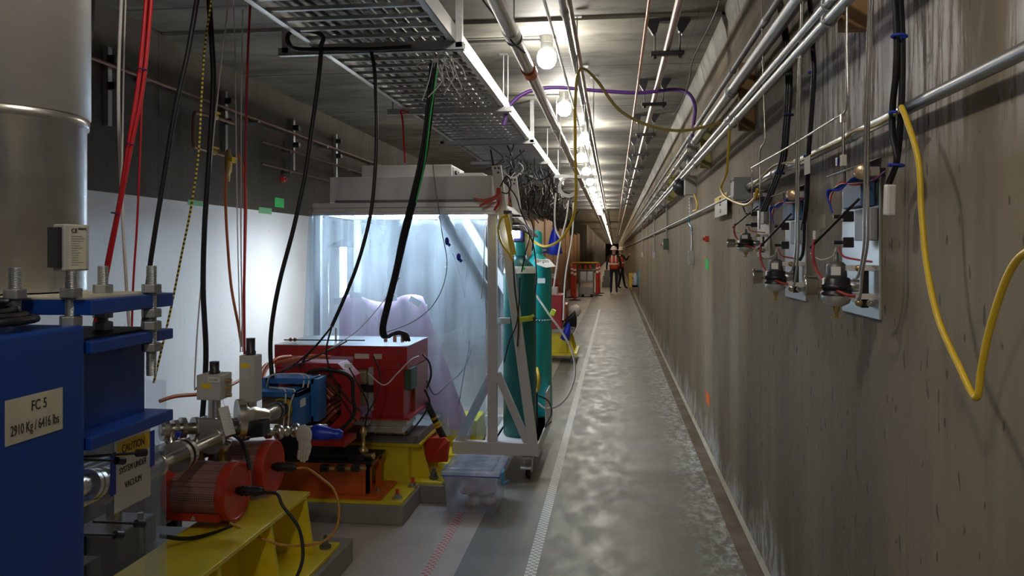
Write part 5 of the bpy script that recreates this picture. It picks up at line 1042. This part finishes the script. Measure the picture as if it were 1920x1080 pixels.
t, p = wbox(1248,458,.17,.15,.07,'dkgreen','switch_box','dark green switch box with red lamp on the right wall','switch box'); MB().sph(p+Vector((-.04,.11,.0)), .025, 6).build('red_lamp', M['redp'], t); MB().tube([Vector((XR-.02,p.y,p.z+.07)), Vector((XR-.02,p.y,H+.33)), Vector((XR-.02,p.y-.02,H+.66))], .014, 10).build('conduit_drop', M['grey'], t); MB().cyl(p-Vector((.035,0,0)), p-Vector((.045,0,0)), .025, 12).build('dial', M['paper'], t)
t, p = wbox(1197,522,.45,.50,.03,'bottleblue','bottle_rack','blue rack of water bottles mounted low on the right wall','rack')
for k in range(2): MB().lathe([(.08,-.2),(.085,-.18),(.085,.05),(.05,.11),(.03,.16)], p+Vector((-.09,-.12+.22*k,0)), n=14).build('bottle', M['bottlegrey'], t); MB().box(p+Vector((-.19,-.22,-.25)), p+Vector((0,.22,-.2))).box(p+Vector((-.19,-.22,.0)), p+Vector((-.17,.22,.03))).build('shelf_rail', M['bottleblue'], t)
t, p = wbox(1183,525,.5,.55,.16,'yel','yellow_case','yellow case standing against the right wall beside the two people','case'); MB().box(p+Vector((-.085,-.2,-.1)), p+Vector((-.08,.2,.1))).build('label_face', M['black2'], t); t.location.z += 0

# coils and clutter at the far end of the tray
p = at(1066,350,7.6); t = thing('wire_coil', 'clear tubing coil hanging at the far end of the tray', 'coil', p)
for k in range(4): MB().torus(p+Vector((0,.01*k,0)), .075+.008*k, .005, (.1,1,0), 32, 6).build('turn', M['whitec'], t)
t = thing('light_bar', 'short white strut crossing under the lamps above the tubing coil', 'strut', at(1075,332,7.6)); MB().bar(at(1040,330,7.6), at(1112,332,7.6), .03, .03).build('channel', M['alu'], t); MB().cyl(at(1050,330,7.6), Vector((at(1050,330,7.6).x,at(1050,330,7.6).y,ZC)), .004,6).cyl(at(1105,330,7.6), Vector((at(1105,330,7.6).x,at(1105,330,7.6).y,ZC)), .004,6).build('hanger_rod', M['galv'], t)
rnd = random.Random(5); 
for nm, m_, lab, du, cnt in (('cable_tangle','black','dark tangle of cables hanging beyond the tray end',0,70),('cable_tangle','whitec','pale loose wires and tags beyond the tray end',5,12),('cable_tangle','coil2','reddish tangle of cables hung behind the cabin',-40,22)):
    b = MB()
    for k in range(cnt):
        d = rnd.uniform(8,16); p = Vector((-.95+rnd.uniform(-.45,.12)+du*.005, d, H+1.1)); ln = rnd.uniform(.1,.6 if m_!='whitec' else .3)
        if m_=='coil2': p = Vector((-1.6+rnd.uniform(-.3,.4), rnd.uniform(8.5,10.5), H+rnd.uniform(.2,.9))); ln=.4
        b.tube(spline([p, p+Vector((rnd.uniform(-.15,.15),rnd.uniform(-.2,.2),-ln*.5)), p+Vector((rnd.uniform(-.1,.1),.1,-ln)), p+Vector((rnd.uniform(-.1,.2),.15,-ln*.6))],5), rnd.uniform(.004,.010), 5)
    tag(b.build(nm, M[m_]), lab, 'cables', None, 'stuff')
for i,pts in enumerate(([(1042,362,8),(1040,400,8),(1042,430,8),(1052,450,8)],[(1066,376,8),(1062,410,8),(1050,460,8),(1038,540,8)],[(1075,380,8.5),(1073,440,8.5),(1060,520,8.5),(1056,600,8.5)])): hang('cable', ['pale cable hooking right beyond the gas cylinders','long pale cable slanting down behind the gas cylinders','longest pale cable hanging to the yellow stand beyond the cabin'][i], pts, .009, M['whitec'])

# ------------------------------------------------------------------ wooden boards, magnets and stands down the left
for i in range(9):
    y = 17+i*2.9; x = -2.05+.02*i
    tag(MB().box((x,y,0),(x+.05,y+2.4+.1*(i%3),2.3+.12*(i%3))).build('plywood_board', M['wood']), 'tall plywood board on edge along the left side beyond the cabin, %s back' % (['first']+ordn)[i], 'board', 'plywood boards beyond the cabin')
def farstand(x, y, label1, label2, blue):
    t = thing('magnet_stand', label1, 'stand', (x,y,0), 'yellow stands beyond the cabin')
    MB().box((x-.55,y,.10),(x+.10,y+.9,.14)).build('base_plate', M['yellow'], t, .003); MB().box((x-.45,y+.05,.14),(x-.05,y+.8,.42)).build('body', M['yellow'], t, .004); MB().box((x-.48,y+.02,.42),(x+.05,y+.85,.47)).build('top_slab', M['grey'], t, .003)
    for xx in (x-.45,x+.02): MB().cyl((xx,y+.1,0),(xx,y+.1,.10),.02,8).build('levelling_foot', M['dark_steel'], t)
    for k in range(3): MB().prism([(x-.05,.14),(x+.06,.14),(x-.02,.42),(x-.05,.42)], y+.1+.3*k, y+.12+.3*k, 'y').build('rib', M['yellow'], t)
    t = thing('far_magnet', label2, 'magnet', (x-.3,y+.2,.47), 'red magnets beyond the cabin')
    MB().box((x-.50,y+.1,.47),(x-.12,y+.7,.95)).build('yoke', M['red'], t, .01); MB().box((x-.12,y+.15,.60),(x-.05,y+.6,.82)).build('coil', M['coil2'], t, .02); MB().cyl((x-.3,y-.1,.72),(x-.3,y+.1,.72),.05,14).build('flange', M['steel'], t); MB().box((x-.45,y+.2,.95),(x-.2,y+.5,1.05)).build('terminal_box', M['whitec'], t)
    b = MB()
    for k in range(10): b.tube(spline([(x-.1+.02*k,y+.1,.5),(x-.02+.01*k,y+.05,.62+.01*k),(x+.03,y+.3,.5+.02*k),(x-.1,y+.5,.55)]), .010, 5)
    b.build('wiring', M['black'], t)
farstand(-.62, 11.2, 'yellow stand just beyond the gas cylinders with blue plastic hanging on it', 'red magnet on the yellow stand just beyond the gas cylinders', True)
farstand(-1.05, 14.2, 'second yellow stand beyond the gas cylinders', 'red magnet on the second yellow stand', False)
farstand(-1.2, 18.5, 'third yellow stand beyond the gas cylinders', 'red magnet on the third yellow stand', False)
p = at(1063,620,11.1); tag(MB().lathe([(.01,.12),(.03,.08),(.05,.0),(.07,-.12),(.03,-.14)], p, (0.25,0,1), 10).build('plastic_bag', M['bluep']), 'blue plastic bag hanging on the stand beyond the cabin', 'bag')
p = at(1040,452,9.0); tag(MB().lathe([(.01,.16),(.04,.1),(.07,-.02),(.09,-.14),(.03,-.16)], p, (0,0,1), 10).build('plastic_bag', M['bluep']), 'blue plastic bag hung up behind the name plate', 'bag')
p = at(1078,583,12.2); t = thing('vacuum_gauge', 'round white topped canister on the yellow stand', 'canister', p); MB().lathe([(.02,-.1),(.085,-.08),(.095,.0),(.07,.07),(.02,.09)], p, (.6,-.4,.5), 18).build('shell', M['whitec'], t); MB().cyl(p-Vector((0,0,.2)), p-Vector((0,0,.05)), .03, 10).build('neck', M['black'], t)
def post(x, y, label):
    t = thing('delineator_post', label, 'safety post', (x,y,0), 'orange safety posts')
    MB().lathe([(.05,.02),(.05,1.0),(.055,1.05),(.035,1.12),(.02,1.15)], (x,y,0), n=14).build('tube', M['redp'], t)
    for z in (.82,.96): MB().lathe([(.052,z),(.0525,z+.01),(.0525,z+.07),(.052,z+.08)], (x,y,0), n=14).build('reflective_sleeve', M['reflect'], t)
    MB().lathe([(.20,0),(.20,.02),(.06,.04)], (x,y,0), n=14).build('rubber_base', M['black'], t)
post(-1.28,26,'orange safety post left of the grey cart, nearest'); post(-1.45,27.5,'orange safety post left of the grey cart, behind the other'); post(-.62,29,'orange safety post right of the grey cart, nearest'); post(-.58,30.5,'orange safety post right of the grey cart, behind the other')
t = thing('equipment_cart', 'grey cart with white bins between the orange posts', 'cart', (-.98,28,0))
MB().box((-1.25,28,.08),(-.72,28.8,.32)).build('lower_tray', M['grey'], t, .02); MB().box((-1.25,28,.52),(-.72,28.8,.58)).build('upper_tray', M['grey'], t, .01)
for x in (-1.25,-.75): MB().box((x,28,.0),(x+.03,28.03,.95)).box((x,28.77,0),(x+.03,28.8,.95)).build('corner_post', M['dark_steel'], t)
for x in (-1.2,-.95): MB().box((x,28.1,.58),(x+.22,28.6,.88)).build('white_bin', M['white'], t, .02)
MB().sph((-1.1,28,.05), .05, 6).sph((-.8,28,.05), .05, 6).build('wheel', M['black'], t)
t = thing('tool_bench', 'bench with yellow frame and amber goods behind the orange posts', 'bench', (-1.1,33,0))
MB().box((-1.8,33,.80),(-.7,34,.86)).build('top', M['dark_steel'], t); MB().box((-1.8,33,1.12),(-.6,33.04,1.18)).box((-1.8,33,.86),(-1.74,33.04,1.18)).box((-.66,33,.86),(-.6,33.04,1.18)).build('yellow_frame', M['yel'], t)
for x in (-1.78,-.74): MB().box((x,33,0),(x+.05,33.05,.8)).box((x,33.9,0),(x+.05,33.95,.8)).build('leg', M['dark_steel'], t)
for k in range(4): MB().cyl((-1.6+.2*k,33.2,.86),(-1.6+.2*k,33.2,1.05), .06, 10).build('amber_jar', M['orange'], t)
for i in range(3): tag(MB().box((-.55+.05*i,36+i*.1,.26*i),(-.1-.12*(i>0),36.5,.26*i+.25)).build('tool_case', M['dark_steel'], None, .01), 'dark grey tool case on the floor left of the walking person, %s' % ['bottom of its stack','middle of its stack','top of its stack'][i], 'case', 'stacked tool cases')

# ------------------------------------------------------------------ people
def person(x, y, rz, pose, label, name='person'):
    # joints in local metres, facing +Y
    J, E, Rr = [], [], []
    def j(p, r, par=None):
        J.append(Vector(p)); Rr.append(r if isinstance(r, tuple) else (r, r))
        if par is not None: E.append((par, len(J)-1))
        return len(J)-1
    pel = j((0,0,.95), (.15,.11)); w = j((0,0,1.08), (.135,.10), pel); ch = j((0,0,1.28), (.165,.115), w); sh = j((0,0,1.42), (.14,.09), ch); nk = j((0,.0,1.50), .055, sh)
    hd = j((0,.02,1.58), (.075,.085), nk); tp = j((0,.02,1.68), (.080,.095), hd); j((0,.015,1.755), .05, tp)
    for s in (-1,1):
        P = pose[s]; h = j((s*.095,0,.90), .085, pel); k_ = j((s*.10,P['knee'][0],P['knee'][1]), .06, h); an = j((s*.105,P['ank'][0],P['ank'][1]), .042, k_); j((s*.115,P['toe'][0],P['toe'][1]), (.042,.032), an)
        a = j((s*.19,0,1.41), .060, sh); el = j(P['el'], .045, a); wr = j(P['wr'], .030, el); d_ = (Vector(P['wr'])-Vector(P['el'])).normalized(); pm = j(Vector(P['wr'])+d_*.07, (.036,.018), wr)
        side = d_.cross(Vector((1,0,0))); side = side.normalized() if side.length > .1 else Vector((0,1,0))
        for f_ in range(4):
            q = Vector(P['wr'])+d_*(.12)+side*(.018*(f_-1.5)); m1 = j(q, .0085, pm); j(q+d_*(.045-.008*abs(f_-1.5))+Vector((-s*.012,0,0)), .007, m1)
        th = j(Vector(P['wr'])+d_*.05+side*.04, .011, wr); j(Vector(P['wr'])+d_*.085+side*.055, .009, th)
    me = bpy.data.meshes.new('body'); me.from_pydata([tuple(v) for v in J], E, []); o = bpy.data.objects.new('tmp_body', me); col.objects.link(o)
    sk = o.modifiers.new('s', 'SKIN'); sk.use_smooth_shade = True
    for i, sv in enumerate(me.skin_vertices[0].data): sv.radius = Rr[i]; sv.use_root = (i == 0)
    o.modifiers.new('u', 'SUBSURF').levels = 2
    bpy.context.view_layer.update()
    m2 = bpy.data.meshes.new_from_object(o.evaluated_get(bpy.context.evaluated_depsgraph_get())); bpy.data.objects.remove(o)
    m2.materials.clear(); [m2.materials.append(q) for q in (M['cloth'], M['skin'], M['shoe'])]
    wl = [Vector(pose[s]['wr']) for s in (-1,1)]
    for f in m2.polygons:
        c = f.center; f.use_smooth = True
        if c.z > 1.49 or min((c-q).length for q in wl) < .02 or any((c-(q+(q-Vector(pose[s]['el'])).normalized()*.09)).length < .10 for q, s in zip(wl,(-1,1))): f.material_index = 1
        elif c.z < .10: f.material_index = 2
    R_ = Matrix.Translation((x,y,0)) @ Matrix.Rotation(rz,4,'Z')
    t = thing(name, label, 'person', (0,0,0)); t.location = (0,0,0)
    def put(o): o.data.transform(R_); return o
    body = bpy.data.objects.new('body', m2); col.objects.link(body); attach(body, t); put(body)
    # vest
    b = MB(); vs, fs = [], []; n = 24; rows = [(.93,.165,.125),(1.05,.160,.120),(1.2,.178,.130),(1.32,.190,.130),(1.42,.175,.11),(1.455,.11,.08)]
    for z,a_,c_ in rows:
        for k in range(n): vs.append((a_*math.cos(2*PI*k/n), c_*math.sin(2*PI*k/n), z))
    fs = [(i*n+k,i*n+(k+1)%n,(i+1)*n+(k+1)%n,(i+1)*n+k) for i in range(len(rows)-1) for k in range(n)]
    put(b.add(vs,fs,True).build('safety_vest', M['vest'], t, 0, 2, .006))
    b = MB(); vs = []
    for z,g in ((1.10,.008),(1.15,.008)):
        for k in range(n): vs.append(((.166+g)*math.cos(2*PI*k/n),(.124+g)*math.sin(2*PI*k/n),z))
    b.add(vs,[(k,(k+1)%n,n+(k+1)%n,n+k) for k in range(n)],True)
    for s in (-1,1):
        for sgn in (-1,1):
            pr = [(1.15,.128),(1.25,.142),(1.34,.142),(1.42,.115),(1.47,.06)]
            vs = []
            for z,c_ in pr: vs += [(s*.075-.022,sgn*c_,z),(s*.075+.022,sgn*c_,z)]
            b.add(vs,[(2*i,2*i+1,2*i+3,2*i+2) for i in range(4)],True)
    put(b.build('reflective_bands', M['reflect'], t, 0, 2, .006))
    put(MB().lathe([(.150,1.665),(.148,1.672),(.118,1.68),(.112,1.73),(.09,1.775),(.05,1.80),(.01,1.808)], (0,.02,0), n=22).build('hard_hat', M['hat'], t))
    # face: nose, ears, eyes
    put(MB().sph((0,.122,1.615),.014,6,(.8,1.2,1.4)).build('nose', M['skin'], t)); put(MB().sph((-.083,.02,1.62),.02,6,(.4,.8,1.3)).sph((.083,.02,1.62),.02,6,(.4,.8,1.3)).build('ears', M['skin'], t)); put(MB().sph((-.03,.108,1.64),.010,6).sph((.03,.108,1.64),.010,6).build('eyes', M['ink'], t)); put(MB().cb((0,.112,1.575),(.045,.008,.008)).build('mouth', M['redhose'], t))
    put(MB().lathe([(.086,1.56),(.092,1.60),(.094,1.67)], (0,.008,0), n=18).build('hair', M['black'], t)) if False else None
    t.location = (x,y,0)
    for ch in t.children: ch.matrix_parent_inverse = Matrix.Translation((-x,-y,0))
    return t
walk = {-1: dict(knee=(.10,.50),ank=(.02,.10),toe=(.15,.035),el=(-.26,-.06,1.15),wr=(-.27,.06,.93)), 1: dict(knee=(.02,.50),ank=(-.28,.16),toe=(-.20,.05),el=(.26,.02,1.15),wr=(.25,.12,.95))}
reach = {-1: dict(knee=(.04,.50),ank=(-.05,.09),toe=(.09,.035),el=(-.28,.08,1.20),wr=(-.22,.26,1.30)), 1: dict(knee=(.06,.50),ank=(.15,.09),toe=(.29,.035),el=(.26,.10,1.22),wr=(.20,.28,1.42))}
person(-.02, 30.6, -.0, walk, 'person walking away in red-orange vest, white hard hat and dark clothes')
person(.27, 34.5, -1.0, reach, 'person in white hard hat and dark clothes reaching toward the right wall')

# ------------------------------------------------------------------ camera, world, view
cd = bpy.data.cameras.new('camera'); cam = bpy.data.objects.new('camera', cd); col.objects.link(cam)
cam.location = (0,0,H); cam.rotation_euler = (PI/2,0,TH); cd.sensor_width = 36; cd.lens = F*36/1920; cd.shift_y = -(540-VY)/1920; cd.clip_start = .05; cd.clip_end = 400
sc = bpy.context.scene; sc.camera = cam
sc.cycles.max_bounces = 7; sc.cycles.diffuse_bounces = 4; sc.cycles.glossy_bounces = 3; sc.cycles.transparent_max_bounces = 12; sc.cycles.transmission_bounces = 4; sc.cycles.caustics_reflective = False; sc.cycles.caustics_refractive = False
w = bpy.data.worlds.new('world'); sc.world = w; w.use_nodes = True; w.node_tree.nodes['Background'].inputs[0].default_value = (.5,.5,.5,1); w.node_tree.nodes['Background'].inputs[1].default_value = 0.0
vs_ = sc.view_settings; vs_.view_transform = 'Standard'; vs_.look = 'None'; vs_.gamma = 1; vs_.use_curve_mapping = False; vs_.exposure = 0.42
